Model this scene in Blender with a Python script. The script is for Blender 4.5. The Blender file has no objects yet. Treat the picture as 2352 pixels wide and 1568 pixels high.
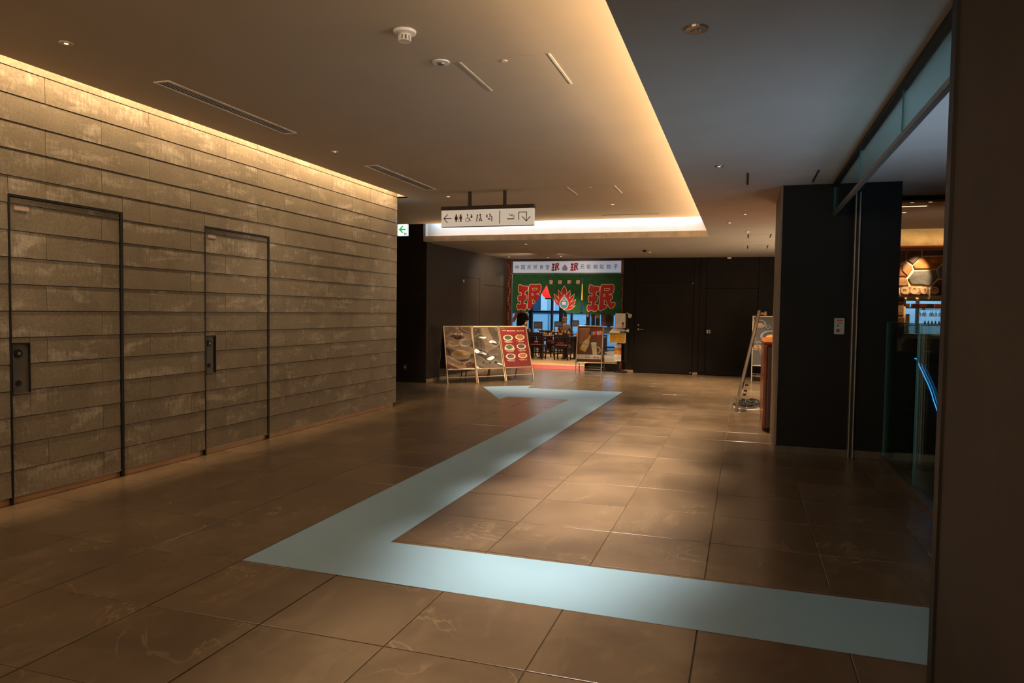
import bpy, bmesh, math, random
from mathutils import Vector, Matrix
from mathutils.geometry import tessellate_polygon
random.seed(7)
C = bpy.context.scene.collection
SC = bpy.context.scene

# ------------------------------------------------------------------ camera
cam_d = bpy.data.cameras.new('camera'); cam = bpy.data.objects.new('camera', cam_d); C.objects.link(cam)
cam_d.sensor_width = 36.0; cam_d.lens = 1650.648 / 2352 * 36.0; cam_d.clip_start = 0.05; cam_d.clip_end = 200
YAW, PIT, ROL = -3.11480205e-01, -4.12341815e-02, 1.42383624e-02
_f = Vector((math.sin(YAW)*math.cos(PIT), math.cos(YAW)*math.cos(PIT), math.sin(PIT)))
_r = Vector((math.cos(YAW), -math.sin(YAW), 0)); _u = _r.cross(_f)
_r2 = _r*math.cos(ROL)+_u*math.sin(ROL); _u2 = -_r*math.sin(ROL)+_u*math.cos(ROL)
m = Matrix((_r2, _u2, -_f)).transposed().to_4x4(); m.translation = (0, 0, 1.5)
cam.matrix_world = m
SC.camera = cam

# ------------------------------------------------------------------ world, exposure
SC.view_settings.view_transform = 'Standard'; SC.view_settings.look = 'None'
SC.view_settings.gamma = 1; SC.view_settings.use_curve_mapping = False
SC.view_settings.exposure = 0.4
W = bpy.data.worlds.new('world'); SC.world = W; W.use_nodes = True
W.node_tree.nodes['Background'].inputs[0].default_value = (0.62, 0.55, 0.45, 1)
W.node_tree.nodes['Background'].inputs[1].default_value = 0.010
SC.cycles.use_denoising = True
SC.cycles.max_bounces = 8; SC.cycles.diffuse_bounces = 4; SC.cycles.glossy_bounces = 4
SC.cycles.transparent_max_bounces = 12; SC.cycles.caustics_reflective = False; SC.cycles.caustics_refractive = False
SC.cycles.sample_clamp_indirect = 4.0

def area(name, loc, target, sx, sy, power, color, spread=180):
    L = bpy.data.lights.new(name, 'AREA'); L.shape = 'RECTANGLE'; L.size = sx; L.size_y = sy
    L.energy = power; L.color = color; L.spread = math.radians(spread)
    o = bpy.data.objects.new(name, L); C.objects.link(o); o.location = loc
    d = (Vector(target)-Vector(loc)).normalized()
    up = Vector((0, 1, 0)) if abs(d.y) < 0.9 else Vector((1, 0, 0))
    x = up.cross(-d).normalized(); y = (-d).cross(x)
    R = Matrix((x, y, -d)).transposed().to_4x4(); R.translation = loc; o.matrix_world = R
    return o
def spot(name, loc, target, power, color, deg, blend=0.6, size=0.03):
    L = bpy.data.lights.new(name, 'SPOT'); L.energy = power; L.color = color
    L.spot_size = math.radians(deg); L.spot_blend = blend; L.shadow_soft_size = size
    o = bpy.data.objects.new(name, L); C.objects.link(o); o.location = loc
    o.rotation_euler = (Vector(target)-Vector(loc)).to_track_quat('-Z', 'Y').to_euler()
    return o
WARM = (1.0, 0.68, 0.37); WARM2 = (1.0, 0.76, 0.50); COOL = (0.62, 0.80, 1.0)
# hidden strip above the wall slot, washing the stone wall
area('cove_light_wall', (-4.98, 4.0, 3.56), (-5.14, 4.0, 3.1), 0.08, 12.2, 330, (1.0, 0.72, 0.42), 150)
# hidden strips lying on the ledge of the low ceiling, washing the raised ceiling
area('cove_light_right', (-0.40, 5.2, 2.99), (-1.6, 5.2, 3.25), 0.06, 16.4, 130, (1.0, 0.72, 0.44), 140)
area('cove_light_far', (-3.4, 13.58, 3.0), (-3.4, 12.6, 3.13), 0.04, 5.4, 22, WARM, 130)
area('cove_light_far_white', (-3.45, 13.50, 3.38), (-3.45, 13.66, 3.15), 5.4, 0.04, 30, (0.52, 0.74, 1.0), 160)
# fill added for the unseen lit hall behind the camera
area('hall_fill_behind', (-2.4, -2.6, 2.6), (-3.2, 6, 1.0), 1.0, 5.0, 125, WARM2)
# unseen fill added behind the black column to brighten the far low ceiling
area('far_ceiling_fill', (1.65, 14.2, 1.5), (-2.0, 14.2, 2.5), 2.0, 4.0, 75, WARM2)
# daylight falling in from the glazed stair hall on the right
area('daylight_stair_hall', (3.6, 4.6, 0.2), (0.7, 5.8, 3.0), 7, 1.6, 64, (0.42, 0.66, 1.0), 75)
# recessed downlights, plus unseen fill spots added among them
for x, y, p in ((-4.33, 3.7, 60), (-4.34, 7.0, 75), (-4.33, 10.18, 110), (-2.05, 11.5, 120)):
    spot('downlight_or_fill', (x, y, 3.20), (x, y, 0), p, (1.0, 0.80, 0.58), 125, 1.0, 0.2)
for y, p in ((1.7, 240), (3.0, 330), (4.3, 640), (5.6, 1250), (6.9, 1400), (8.2, 1250), (9.6, 900), (11.2, 650)):  # unseen row, added to brighten the middle of the floor
    spot('downlight_or_fill', (-1.15, y, 3.20), (-1.15, y, 0), p*1.15, (1.0, 0.85, 0.70), 44, 0.9, 0.35)
for x, y, p in ((-4.34, 14.33, 22), (-2.1, 16.9, 26), (0.04, 13.5, 30), (0.03, 16.1, 30), (-4.4, 17.5, 24), (-0.02, 10.6, 26), (-1.6, 15.2, 20)):
    spot('downlight_or_fill', (x, y, 2.87), (x, y, 0), p*16, WARM2, 85, 0.8)
spot('downlight_or_fill', (-4.9, 16.6, 2.85), (-6.2, 17.4, 1.7), 170, WARM2, 130, 1.0, 0.2)
spot('downlight_or_fill', (-4.3, 12.6, 3.18), (-5.0, 14.4, 0.6), 260, WARM2, 60, 0.9, 0.22)  # unseen spot added to light the display boards
spot('downlight_or_fill', (-4.2, 16.6, 2.86), (-4.4, 18.3, 1.9), 45, WARM2, 90, 0.9)  # unseen spot added to brighten the curtain front
# eating house behind the curtain: its ceiling lamps and the daylight through its windows
area('shop_fill_entry', (-5.2, 19.9, 2.88), (-5.3, 19.5, 0), 1.6, 1.2, 36, (1.0, 0.80, 0.55))  # unseen fill added to brighten the raised arm at the entrance
area('shop_lamp_near', (-5.2, 23.4, 2.90), (-5.2, 23.4, 0), 4.2, 5.6, 150, (1.0, 0.80, 0.52))
area('daylight_street', (-7.0, 31.0, 8.5), (-7.0, 37.0, 1.0), 16, 4, 1700, (0.60, 0.84, 1.0))
# restaurant on the right
area('grill_cove_light', (2.7, 12.97, 2.72), (2.7, 13.2, 2.85), 1.6, 0.04, 1.3, (1.0, 0.78, 0.45))
spot('downlight_or_fill', (2.6, 10.8, 1.5), (2.6, 11.6, 2.9), 10, WARM2, 120, 1.0)  # upward fill added for the wood ceiling, no fitting here
spot('downlight_or_fill', (2.75, 12.7, 2.86), (2.62, 13.18, 2.15), 120, WARM2, 34, 0.5)
area('grill_kitchen_light', (3.2, 15.2, 2.5), (3.2, 15.2, 0), 1.6, 1.6, 60, (1.0, 0.78, 0.5))
area('daylight_kitchen', (3.6, 18.6, 3.2), (3.6, 20.0, 1.6), 4, 1, 110, (0.72, 0.90, 1.0))

# ------------------------------------------------------------------ materials
def lin(c):
    return tuple((v/255/12.92) if v/255 <= 0.04045 else ((v/255+0.055)/1.055)**2.4 for v in c)
MATS = {}
def mat(name, col, rough=0.5, metal=0.0, var=0.10, scale=6.0, bump=0.0, bscale=60.0, spec=0.5, emit=None, estr=0.0, col2=None, coat=0.0):
    """procedural principled material: noise-mottled colour, optional fine bump"""
    if name in MATS: return MATS[name]
    M = bpy.data.materials.new(name); M.use_nodes = True; MATS[name] = M
    N = M.node_tree.nodes; L = M.node_tree.links; P = N['Principled BSDF']
    col = lin(col); c2 = lin(col2) if col2 else tuple(v*(1-var*2) for v in col)
    c1 = col if col2 else tuple(min(1, v*(1+var)) for v in col)
    tc = N.new('ShaderNodeTexCoord'); no = N.new('ShaderNodeTexNoise'); no.inputs['Scale'].default_value = scale
    no.inputs['Detail'].default_value = 4
    cr = N.new('ShaderNodeValToRGB'); cr.color_ramp.elements[0].position = 0.35; cr.color_ramp.elements[1].position = 0.68
    cr.color_ramp.elements[0].color = (*c2, 1); cr.color_ramp.elements[1].color = (*c1, 1)
    L.new(tc.outputs['Object'], no.inputs['Vector']); L.new(no.outputs['Fac'], cr.inputs['Fac']); L.new(cr.outputs['Color'], P.inputs['Base Color'])
    P.inputs['Roughness'].default_value = rough; P.inputs['Metallic'].default_value = metal
    P.inputs['Specular IOR Level'].default_value = spec; P.inputs['Coat Weight'].default_value = coat
    if emit: P.inputs['Emission Color'].default_value = (*lin(emit), 1); P.inputs['Emission Strength'].default_value = estr
    if bump:
        n2 = N.new('ShaderNodeTexNoise'); n2.inputs['Scale'].default_value = bscale; b = N.new('ShaderNodeBump')
        b.inputs['Strength'].default_value = bump; b.inputs['Distance'].default_value = 0.01
        L.new(tc.outputs['Object'], n2.inputs['Vector']); L.new(n2.outputs['Fac'], b.inputs['Height']); L.new(b.outputs['Normal'], P.inputs['Normal'])
    return M
def glass(name, tint, refl=0.08, trans=0.95, rough=0.02, bump=0.0, bscale=5.0, base=None):
    if name in MATS: return MATS[name]
    M = bpy.data.materials.new(name); M.use_nodes = True; MATS[name] = M
    N = M.node_tree.nodes; L = M.node_tree.links; N.remove(N['Principled BSDF'])
    T = N.new('ShaderNodeBsdfTransparent'); G = N.new('ShaderNodeBsdfGlossy'); X = N.new('ShaderNodeMixShader'); F = N.new('ShaderNodeLayerWeight')
    T.inputs[0].default_value = (*[v*trans for v in tint], 1); G.inputs['Roughness'].default_value = rough; G.inputs[0].default_value = (1, 1, 1, 1)
    F.inputs['Blend'].default_value = refl*2.2
    mt = N.new('ShaderNodeMath'); mt.operation = 'MULTIPLY_ADD'; mt.inputs[1].default_value = 0.55; mt.inputs[2].default_value = refl*0.30 if base is None else base; mt.use_clamp = True
    L.new(F.outputs['Fresnel'], mt.inputs[0]); L.new(mt.outputs[0], X.inputs[0]); L.new(T.outputs[0], X.inputs[1]); L.new(G.outputs[0], X.inputs[2])
    L.new(X.outputs[0], N['Material Output'].inputs['Surface'])
    if bump:
        tc = N.new('ShaderNodeTexCoord'); n2 = N.new('ShaderNodeTexNoise'); n2.inputs['Scale'].default_value = bscale; n2.inputs['Detail'].default_value = 1
        n2.inputs['Distortion'].default_value = 1.2
        b = N.new('ShaderNodeBump'); b.inputs['Strength'].default_value = bump; b.inputs['Distance'].default_value = 0.05
        L.new(tc.outputs['Object'], n2.inputs['Vector']); L.new(n2.outputs['Fac'], b.inputs['Height'])
        L.new(b.outputs['Normal'], G.inputs['Normal'])
    return M
def stone_mat(name, base, dark, light, rough, kind):
    """large-format stone tile; world position shifted per object so that no two pieces match"""
    M = bpy.data.materials.new(name); M.use_nodes = True; MATS[name] = M
    N = M.node_tree.nodes; L = M.node_tree.links; P = N['Principled BSDF']
    ge = N.new('ShaderNodeNewGeometry'); oi = N.new('ShaderNodeObjectInfo'); mu = N.new('ShaderNodeMath'); mu.operation = 'MULTIPLY'; mu.inputs[1].default_value = 37
    ad = N.new('ShaderNodeVectorMath'); L.new(oi.outputs['Random'], mu.inputs[0]); L.new(ge.outputs['Position'], ad.inputs[0]); L.new(mu.outputs[0], ad.inputs[1])
    def noise(sc, det, dist=0, rough_=0.5, vec=None, mapsc=None):
        n = N.new('ShaderNodeTexNoise'); n.inputs['Scale'].default_value = sc; n.inputs['Detail'].default_value = det
        n.inputs['Distortion'].default_value = dist; n.inputs['Roughness'].default_value = rough_
        v = ad.outputs[0]
        if mapsc:
            mp = N.new('ShaderNodeMapping'); mp.inputs['Scale'].default_value = mapsc; L.new(v, mp.inputs[0]); v = mp.outputs[0]
        L.new(v, n.inputs['Vector']); return n
    def ramp(src, a, ca, b, cb):
        r = N.new('ShaderNodeValToRGB'); e = r.color_ramp.elements; e[0].position = a; e[0].color = (*ca, 1); e[1].position = b; e[1].color = (*cb, 1)
        L.new(src, r.inputs[0]); return r
    def mix(f, a, b, typ='MIX'):
        x = N.new('ShaderNodeMix'); x.data_type = 'RGBA'; x.blend_type = typ
        if isinstance(f, float): x.inputs[0].default_value = f
        else: L.new(f, x.inputs[0])
        L.new(a, x.inputs[6]); L.new(b, x.inputs[7]); return x.outputs[2]
    n1 = noise(1.6 if kind == 'floor' else 2.2, 6, 0.6); c = ramp(n1.outputs['Fac'], 0.3, lin(dark), 0.7, lin(base)).outputs[0]
    lt = N.new('ShaderNodeRGB'); lt.outputs[0].default_value = (*lin(light), 1)
    if kind == 'floor':
        # thin irregular pale veins, few of them
        n2 = noise(1.1, 5, 1.6, 0.55); sb = N.new('ShaderNodeMath'); sb.operation = 'SUBTRACT'; sb.inputs[1].default_value = 0.5; L.new(n2.outputs['Fac'], sb.inputs[0])
        ab = N.new('ShaderNodeMath'); ab.operation = 'ABSOLUTE'; L.new(sb.outputs[0], ab.inputs[0])
        r2 = ramp(ab.outputs[0], 0.0, (1, 1, 1), 0.012, (0, 0, 0)); n3 = noise(1.7, 2); r3 = ramp(n3.outputs['Fac'], 0.52, (0, 0, 0), 0.66, (1, 1, 1))
        m2 = N.new('ShaderNodeMath'); m2.operation = 'MULTIPLY'; L.new(r2.outputs[0], m2.inputs[0]); L.new(r3.outputs[0], m2.inputs[1])
        m3 = N.new('ShaderNodeMath'); m3.operation = 'MULTIPLY'; m3.inputs[1].default_value = 0.42; L.new(m2.outputs[0], m3.inputs[0])
        c = mix(m3.outputs[0], c, lt.outputs[0])
        n5 = noise(5.0, 5, 0.4, 0.6, mapsc=(1, .35, 1)); r5 = ramp(n5.outputs['Fac'], 0.55, (0, 0, 0), 0.85, (0.25, 0.25, 0.25)); c = mix(r5.outputs[0], c, lt.outputs[0])
    else:
        # wiped limewash-like patches, streaked vertically, plus fine speckle
        n2 = noise(1.0, 7, 0.5, 0.68, mapsc=(1, 1.5, 5.0)); n6 = noise(1.0, 4, 0.2, 0.6, mapsc=(1, 38, 9))
        a_ = N.new('ShaderNodeMath'); a_.operation = 'MULTIPLY_ADD'; a_.inputs[1].default_value = 0.32; L.new(n6.outputs['Fac'], a_.inputs[0]); L.new(n2.outputs['Fac'], a_.inputs[2])
        r2 = ramp(a_.outputs[0], 0.69, (0, 0, 0), 0.90, (0.72, 0.72, 0.72)); c = mix(r2.outputs[0], c, lt.outputs[0])
        n4 = noise(60, 3); r4 = ramp(n4.outputs['Fac'], 0.3, (0.80, 0.80, 0.80), 0.7, (1.12, 1.12, 1.12)); c = mix(1.0, c, r4.outputs[0], 'MULTIPLY')
    L.new(c, P.inputs['Base Color']); P.inputs['Roughness'].default_value = rough
    # per piece brightness
    nb = noise(14 if kind == 'floor' else 30, 4); b = N.new('ShaderNodeBump'); b.inputs['Strength'].default_value = 0.05 if kind == 'floor' else 0.25; b.inputs['Distance'].default_value = 0.004
    L.new(nb.outputs['Fac'], b.inputs['Height']); L.new(b.outputs['Normal'], P.inputs['Normal'])
    return M
M_floor = stone_mat('floor_stone', (104, 85, 64), (82, 66, 48), (150, 128, 98), 0.27, 'floor')
M_wallp = stone_mat('wall_stone', (128, 114, 92), (110, 97, 77), (188, 175, 154), 0.75, 'wall')
M_grout = mat('grout', (84, 68, 50), 0.85, scale=30)
M_ceil = mat('ceiling_paint', (186, 166, 140), 0.9, var=0.02, scale=2)
M_ceil2 = mat('ceiling_paint_low', (168, 158, 145), 0.9, var=0.02, scale=2)
M_base = mat('skirting_steel', (196, 156, 114), 0.45, 0.3, var=0.04)
M_black = mat('black_steel', (16, 15, 14), 0.5, 0.3)
M_dark = mat('dark_wall_panel', (52, 44, 36), 0.50, var=0.12, scale=3)
M_dk3 = mat('far_wall_panel', (25, 18, 13), 0.65, var=0.12, scale=3, spec=0.2)
M_dark2 = mat('black_column_panel', (15, 16, 15), 0.6, var=0.10, scale=2, bump=0.15, bscale=200, spec=0.2)
M_brown = mat('near_column_brown', (58, 45, 32), 0.75, var=0.08, scale=3)
M_metal = mat('brushed_steel', (150, 140, 126), 0.38, 0.85, var=0.05)
M_alu = mat('champagne_aluminium', (205, 180, 150), 0.35, 0.75, var=0.04, scale=12)
M_white = mat('white_plastic', (225, 220, 210), 0.5, var=0.02)
M_darkgap = mat('shadow_gap', (10, 9, 8), 0.9)
M_glass = glass('clear_glass', (0.80, 0.93, 0.90), 0.10, 0.93)
M_gedge = mat('glass_edge_green', (84, 140, 132), 0.15, var=0.05)

# ------------------------------------------------------------------ mesh helpers
class MB:
    def __init__(s): s.v = []; s.f = []; s.mi = []; s.mats = []
    def _m(s, m):
        if m is None: return 0
        if m not in s.mats: s.mats.append(m)
        return s.mats.index(m)
    def add(s, vs, fs, m=None, M=None):
        b = len(s.v); k = s._m(m)
        for p in vs: s.v.append(tuple(M @ Vector(p)) if M else tuple(p))
        for f in fs: s.f.append(tuple(b+i for i in f)); s.mi.append(k)
        return s
    def box(s, x0, x1, y0, y1, z0, z1, m=None, M=None):
        vs = [(x0, y0, z0), (x1, y0, z0), (x1, y1, z0), (x0, y1, z0), (x0, y0, z1), (x1, y0, z1), (x1, y1, z1), (x0, y1, z1)]
        return s.add(vs, [(0, 3, 2, 1), (4, 5, 6, 7), (0, 1, 5, 4), (1, 2, 6, 5), (2, 3, 7, 6), (3, 0, 4, 7)], m, M)
    def bar(s, a, b, w, t, m=None, up=(0, 0, 1)):
        a = Vector(a); b = Vector(b); d = b-a; l = d.length; d.normalize(); up = Vector(up)
        if abs(d.dot(up)) > 0.98: up = Vector((0, 1, 0))
        x = up.cross(d).normalized(); y = d.cross(x); R = Matrix((x, y, d)).transposed().to_4x4(); R.translation = a
        return s.box(-w/2, w/2, -t/2, t/2, 0, l, m, R)
    def cyl(s, a, b, r, n=12, m=None, r2=None, cap=True):
        a = Vector(a); b = Vector(b); d = b-a; l = d.length; d.normalize(); up = Vector((0, 0, 1)) if abs(d.z) < 0.95 else Vector((0, 1, 0))
        x = up.cross(d).normalized(); y = d.cross(x); r2 = r if r2 is None else r2; vs = []
        for k in range(n):
            t = 2*math.pi*k/n; vs.append(a+x*(r*math.cos(t))+y*(r*math.sin(t)))
        for k in range(n):
            t = 2*math.pi*k/n; vs.append(b+x*(r2*math.cos(t))+y*(r2*math.sin(t)))
        fs = [(k, (k+1) % n, n+(k+1) % n, n+k) for k in range(n)]
        if cap: fs += [tuple(range(n-1, -1, -1)), tuple(range(n, 2*n))]
        return s.add(vs, fs, m)
    def lathe(s, prof, n=16, m=None, M=None):
        vs = []; fs = []
        for r, z in prof:
            for k in range(n):
                t = 2*math.pi*k/n; vs.append((r*math.cos(t), r*math.sin(t), z))
        for i in range(len(prof)-1):
            for k in range(n): fs.append((i*n+k, i*n+(k+1) % n, (i+1)*n+(k+1) % n, (i+1)*n+k))
        fs.append(tuple(range(n-1, -1, -1))); fs.append(tuple((len(prof)-1)*n+k for k in range(n)))
        return s.add(vs, fs, m, M)
    def tube(s, pts, r, n=6, m=None):
        for i in range(len(pts)-1): s.cyl(pts[i], pts[i+1], r, n, m)
        return s
    def ell(s, c, rx, ry, rz, m=None, n=12, k=8, M=None):
        vs = []; fs = []
        for i in range(1, k):
            p = math.pi*i/k
            for j in range(n): t = 2*math.pi*j/n; vs.append((c[0]+rx*math.sin(p)*math.cos(t), c[1]+ry*math.sin(p)*math.sin(t), c[2]+rz*math.cos(p)))
        for i in range(k-2):
            for j in range(n): fs.append((i*n+j, (i+1)*n+j, (i+1)*n+(j+1) % n, i*n+(j+1) % n))
        vs += [(c[0], c[1], c[2]+rz), (c[0], c[1], c[2]-rz)]; a = len(vs)-2
        for j in range(n): fs.append((a, j, (j+1) % n)); fs.append((a+1, (k-2)*n+(j+1) % n, (k-2)*n+j))
        return s.add(vs, fs, m, M)
    def mesh(s, name, m=None):
        me = bpy.data.meshes.new(name); me.from_pydata(s.v, [], s.f)
        for x in (s.mats or [m]): me.materials.append(x)
        if s.mats: me.polygons.foreach_set('material_index', s.mi)
        me.update(); return me
    def build(s, name, m=None, parent=None, smooth=False):
        o = link(name, s.mesh(name, m), parent)
        if smooth:
            for p in o.data.polygons: p.use_smooth = True
        return o
def link(name, me, parent=None):
    o = bpy.data.objects.new(name, me); C.objects.link(o)
    if parent: o.parent = parent
    return o
def bev(o, w=0.004, seg=2):
    b = o.modifiers.new('bevel', 'BEVEL'); b.width = w; b.segments = seg; b.limit_method = 'ANGLE'; return o
def tag(o, label=None, cat=None, group=None, kind=None):
    if label: o['label'] = label
    if cat: o['category'] = cat
    if group: o['group'] = group
    if kind: o['kind'] = kind
    return o
def thing(name, label, cat, loc=(0, 0, 0), rz=0, group=None):
    o = bpy.data.objects.new(name, None); C.objects.link(o); o.location = loc; o.rotation_euler = (0, 0, rz); o.empty_display_size = 0.1
    return tag(o, label, cat, group)
def copy_tree(o, parent=None):
    c = o.copy(); C.objects.link(c); c.parent = parent
    for ch in list(o.children): copy_tree(ch, c)
    return c
def struct(o, label=None): o['kind'] = 'structure'; return tag(o, label)

# ------------------------------------------------------------------ flat print (signs, posters)
_tc = {}
def text_geo(s, bold=0.0):
    k = (s, bold)
    if k in _tc: return _tc[k]
    c = bpy.data.curves.new('glyphs', 'FONT'); c.body = s; c.size = 1; c.offset = bold; c.resolution_u = 3
    o = bpy.data.objects.new('glyphs', c); me = o.to_mesh()
    vs = [(v.co.x, v.co.y) for v in me.vertices]; tr = []
    for p in me.polygons:
        q = list(p.vertices)
        for i in range(1, len(q)-1): tr.append((q[0], q[i], q[i+1]))
    o.to_mesh_clear(); bpy.data.objects.remove(o); bpy.data.curves.remove(c)
    xs = [v[0] for v in vs]; ys = [v[1] for v in vs]
    _tc[k] = (vs, tr, (min(xs), min(ys), max(xs), max(ys))); return _tc[k]
def clip(poly, a, b, c):
    """keep the side a*x+b*y<=c of a convex polygon"""
    out = []
    for i in range(len(poly)):
        p, q = poly[i], poly[(i+1) % len(poly)]; dp = a*p[0]+b*p[1]-c; dq = a*q[0]+b*q[1]-c
        if dp <= 0: out.append(p)
        if (dp < 0 < dq) or (dq < 0 < dp):
            t = dp/(dp-dq); out.append((p[0]+(q[0]-p[0])*t, p[1]+(q[1]-p[1])*t))
    return out
def grow(pts, d):
    n = len(pts); ar = sum(pts[i][0]*pts[(i+1) % n][1]-pts[(i+1) % n][0]*pts[i][1] for i in range(n)); sg = 1 if ar > 0 else -1; out = []
    for i in range(n):
        p0, p1, p2 = Vector(pts[i-1]), Vector(pts[i]), Vector(pts[(i+1) % n]); e1 = (p1-p0).normalized(); e2 = (p2-p1).normalized()
        n1 = Vector((e1.y, -e1.x))*sg; n2 = Vector((e2.y, -e2.x))*sg; b = (n1+n2)
        if b.length < 1e-6: b = n1.copy()
        b.normalize(); k = d/max(0.45, b.dot(n1)); out.append(tuple(p1+b*k))
    return out
class Flat:
    """2-D print: triangles in (u, v) with a layer number; built as one thin mesh"""
    def __init__(s): s.t = []
    def poly(s, pts, m, lay=1, holes=()):
        loops = [[Vector((x, y, 0)) for x, y in pts]]+[[Vector((x, y, 0)) for x, y in h] for h in holes]
        flat = [p for l in loops for p in l]
        for t in tessellate_polygon(loops): s.t.append(([(flat[i].x, flat[i].y) for i in t], m, lay))
        return s
    def rect(s, x0, y0, x1, y1, m, lay=1): s.t.append(([(x0, y0), (x1, y0), (x1, y1), (x0, y1)], m, lay)); return s
    def disc(s, x, y, r, m, lay=1, ry=None, n=24, a0=0, a1=360, rin=0, ryin=None):
        ry = r if ry is None else ry
        if rin:
            ryin = rin if ryin is None else ryin
            for k in range(n):
                A, B = math.radians(a0+(a1-a0)*k/n), math.radians(a0+(a1-a0)*(k+1)/n)
                s.t.append(([(x+rin*math.cos(A), y+ryin*math.sin(A)), (x+r*math.cos(A), y+ry*math.sin(A)), (x+r*math.cos(B), y+ry*math.sin(B)), (x+rin*math.cos(B), y+ryin*math.sin(B))], m, lay))
        else: s.t.append(([(x+r*math.cos(math.radians(a0+(a1-a0)*k/n)), y+ry*math.sin(math.radians(a0+(a1-a0)*k/n))) for k in range(n)], m, lay))
        return s
    def stroke(s, pts, w, m, lay=1):
        for i in range(len(pts)-1):
            a, b = Vector(pts[i]), Vector(pts[i+1]); d = (b-a)
            if d.length < 1e-7: continue
            d.normalize(); n = Vector((-d.y, d.x))*w/2; e = d*w/2*0.7; a -= e; b += e
            s.t.append(([tuple(a-n), tuple(b-n), tuple(b+n), tuple(a+n)], m, lay+0.001*(i % 3)))
        return s
    def text(s, body, x, y, h, m, lay=1, bold=0.0, w=None, rot=0, align='c'):
        vs, tr, (x0, y0, x1, y1) = text_geo(body, bold); k = h/(y1-y0); kx = k if w is None else w/(x1-x0)
        cx = {'c': (x0+x1)/2, 'l': x0, 'r': x1}[align]; cy = (y0+y1)/2; ca, sa = math.cos(rot), math.sin(rot)
        P = [((vx-cx)*kx, (vy-cy)*k) for vx, vy in vs]; P = [(x+a*ca-b*sa, y+a*sa+b*ca) for a, b in P]
        for t in tr: s.t.append(([P[i] for i in t], m, lay))
        return s
    def vtext(s, body, x, y, h, m, lay=1, bold=0.0, step=1.12):
        for i, ch in enumerate(body):
            if ch == 'ー': s.rect(x-h*0.06, y-i*h*step-h*0.42, x+h*0.06, y-i*h*step+h*0.42, m, lay)
            else: s.text(ch, x, y-i*h*step, h*(0.8 if ch in 'つっまみおてりるビール' else 0.95), m, lay, bold)
        return s
    def put(s, other, x, y, k, dl=0):
        for p, m, l in other.t: s.t.append(([(x+a*k, y+b*k) for a, b in p], m, l+dl))
        return s
    def clipped(s, planes):
        o = Flat()
        for p, m, l in s.t:
            for a, b, c in planes:
                p = clip(p, a, b, c)
                if len(p) < 3: break
            if len(p) >= 3: o.t.append((p, m, l))
        return o
    def build(s, name, F, parent=None, lift=0.0006):
        """F(u, v, w) -> point in the parent's space; w is the height above the sheet"""
        b = MB()
        for p, m, l in s.t:
            ar = sum(p[i][0]*p[(i+1) % len(p)][1]-p[(i+1) % len(p)][0]*p[i][1] for i in range(len(p)))
            if abs(ar) < 1e-9: continue
            if ar < 0: p = p[::-1]
            b.add([F(u, v, l*lift) for u, v in p], [tuple(range(len(p)))], m)
        return b.build(name, None, parent)
def frame3(o, u, v, w):
    o, u, v, w = Vector(o), Vector(u), Vector(v), Vector(w)
    return lambda a, b, c: tuple(o+u*a+v*b+w*c)
def pin(o):
    """geometry was written in world coordinates under a translated (unrotated) parent"""
    o.location = -Vector(o.parent.location); return o

# ------------------------------------------------------------------ structure: floor
ZL, ZH = 2.91, 3.24          # low and raised ceiling
TX0, TY0, TW, TD = -0.172, 2.83, 0.66, 0.675
fl = MB().box(-13, 1.46, -3, 18.43, -0.10, -0.006).box(1.46, 6, 8.4, 18.43, -0.10, -0.006).box(1.46, 6, -3, 2.2, -0.10, -0.006).build('floor', M_grout); struct(fl, 'brown grey polished stone floor tiles with thin joints')
G = 0.0035
tile_me = MB()
tile_me.add([(G, G, -0.006), (TW-G, G, -0.006), (TW-G, TD-G, -0.006), (G, TD-G, -0.006), (G, G, -0.001), (TW-G, G, -0.001), (TW-G, TD-G, -0.001), (G, TD-G, -0.001),
             (G+.002, G+.002, 0), (TW-G-.002, G+.002, 0), (TW-G-.002, TD-G-.002, 0), (G+.002, TD-G-.002, 0)],
            [(0, 1, 5, 4), (1, 2, 6, 5), (2, 3, 7, 6), (3, 0, 4, 7), (4, 5, 9, 8), (5, 6, 10, 9), (6, 7, 11, 10), (7, 4, 8, 11), (8, 9, 10, 11)])
tme = tile_me.mesh('floor_tile', M_floor)
far = MB()
for i in range(-13, 9):
    for j in range(-6, 24):
        x, y = TX0+i*TW, TY0+j*TD
        if y+TD > 18.6: continue
        if x+TW > 1.6 and y+TD < 8.5 and y > 1.5:
            if x < 1.3: t = link('floor_tile', tme, fl); t.location = (x, y, 0); t.scale = (0.255/0.66, 1, 1)
            continue
        near = (2.1 <= y+TD) and (y < 12.6) and (x+TW > -0.62*(y+TD)-0.9) and (x < 0.36*y+0.6) and x > -6.2 and x < 1.4
        if near:
            t = link('floor_tile', tme, fl); t.location = (x, y, random.uniform(-0.0004, 0.0004))
        else:
            far.add([(x+p[0], y+p[1], p[2]) for p in tile_me.v], tile_me.f)
o = far.build('floor_tile_field', M_floor, fl); o['kind'] = 'stuff'

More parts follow.
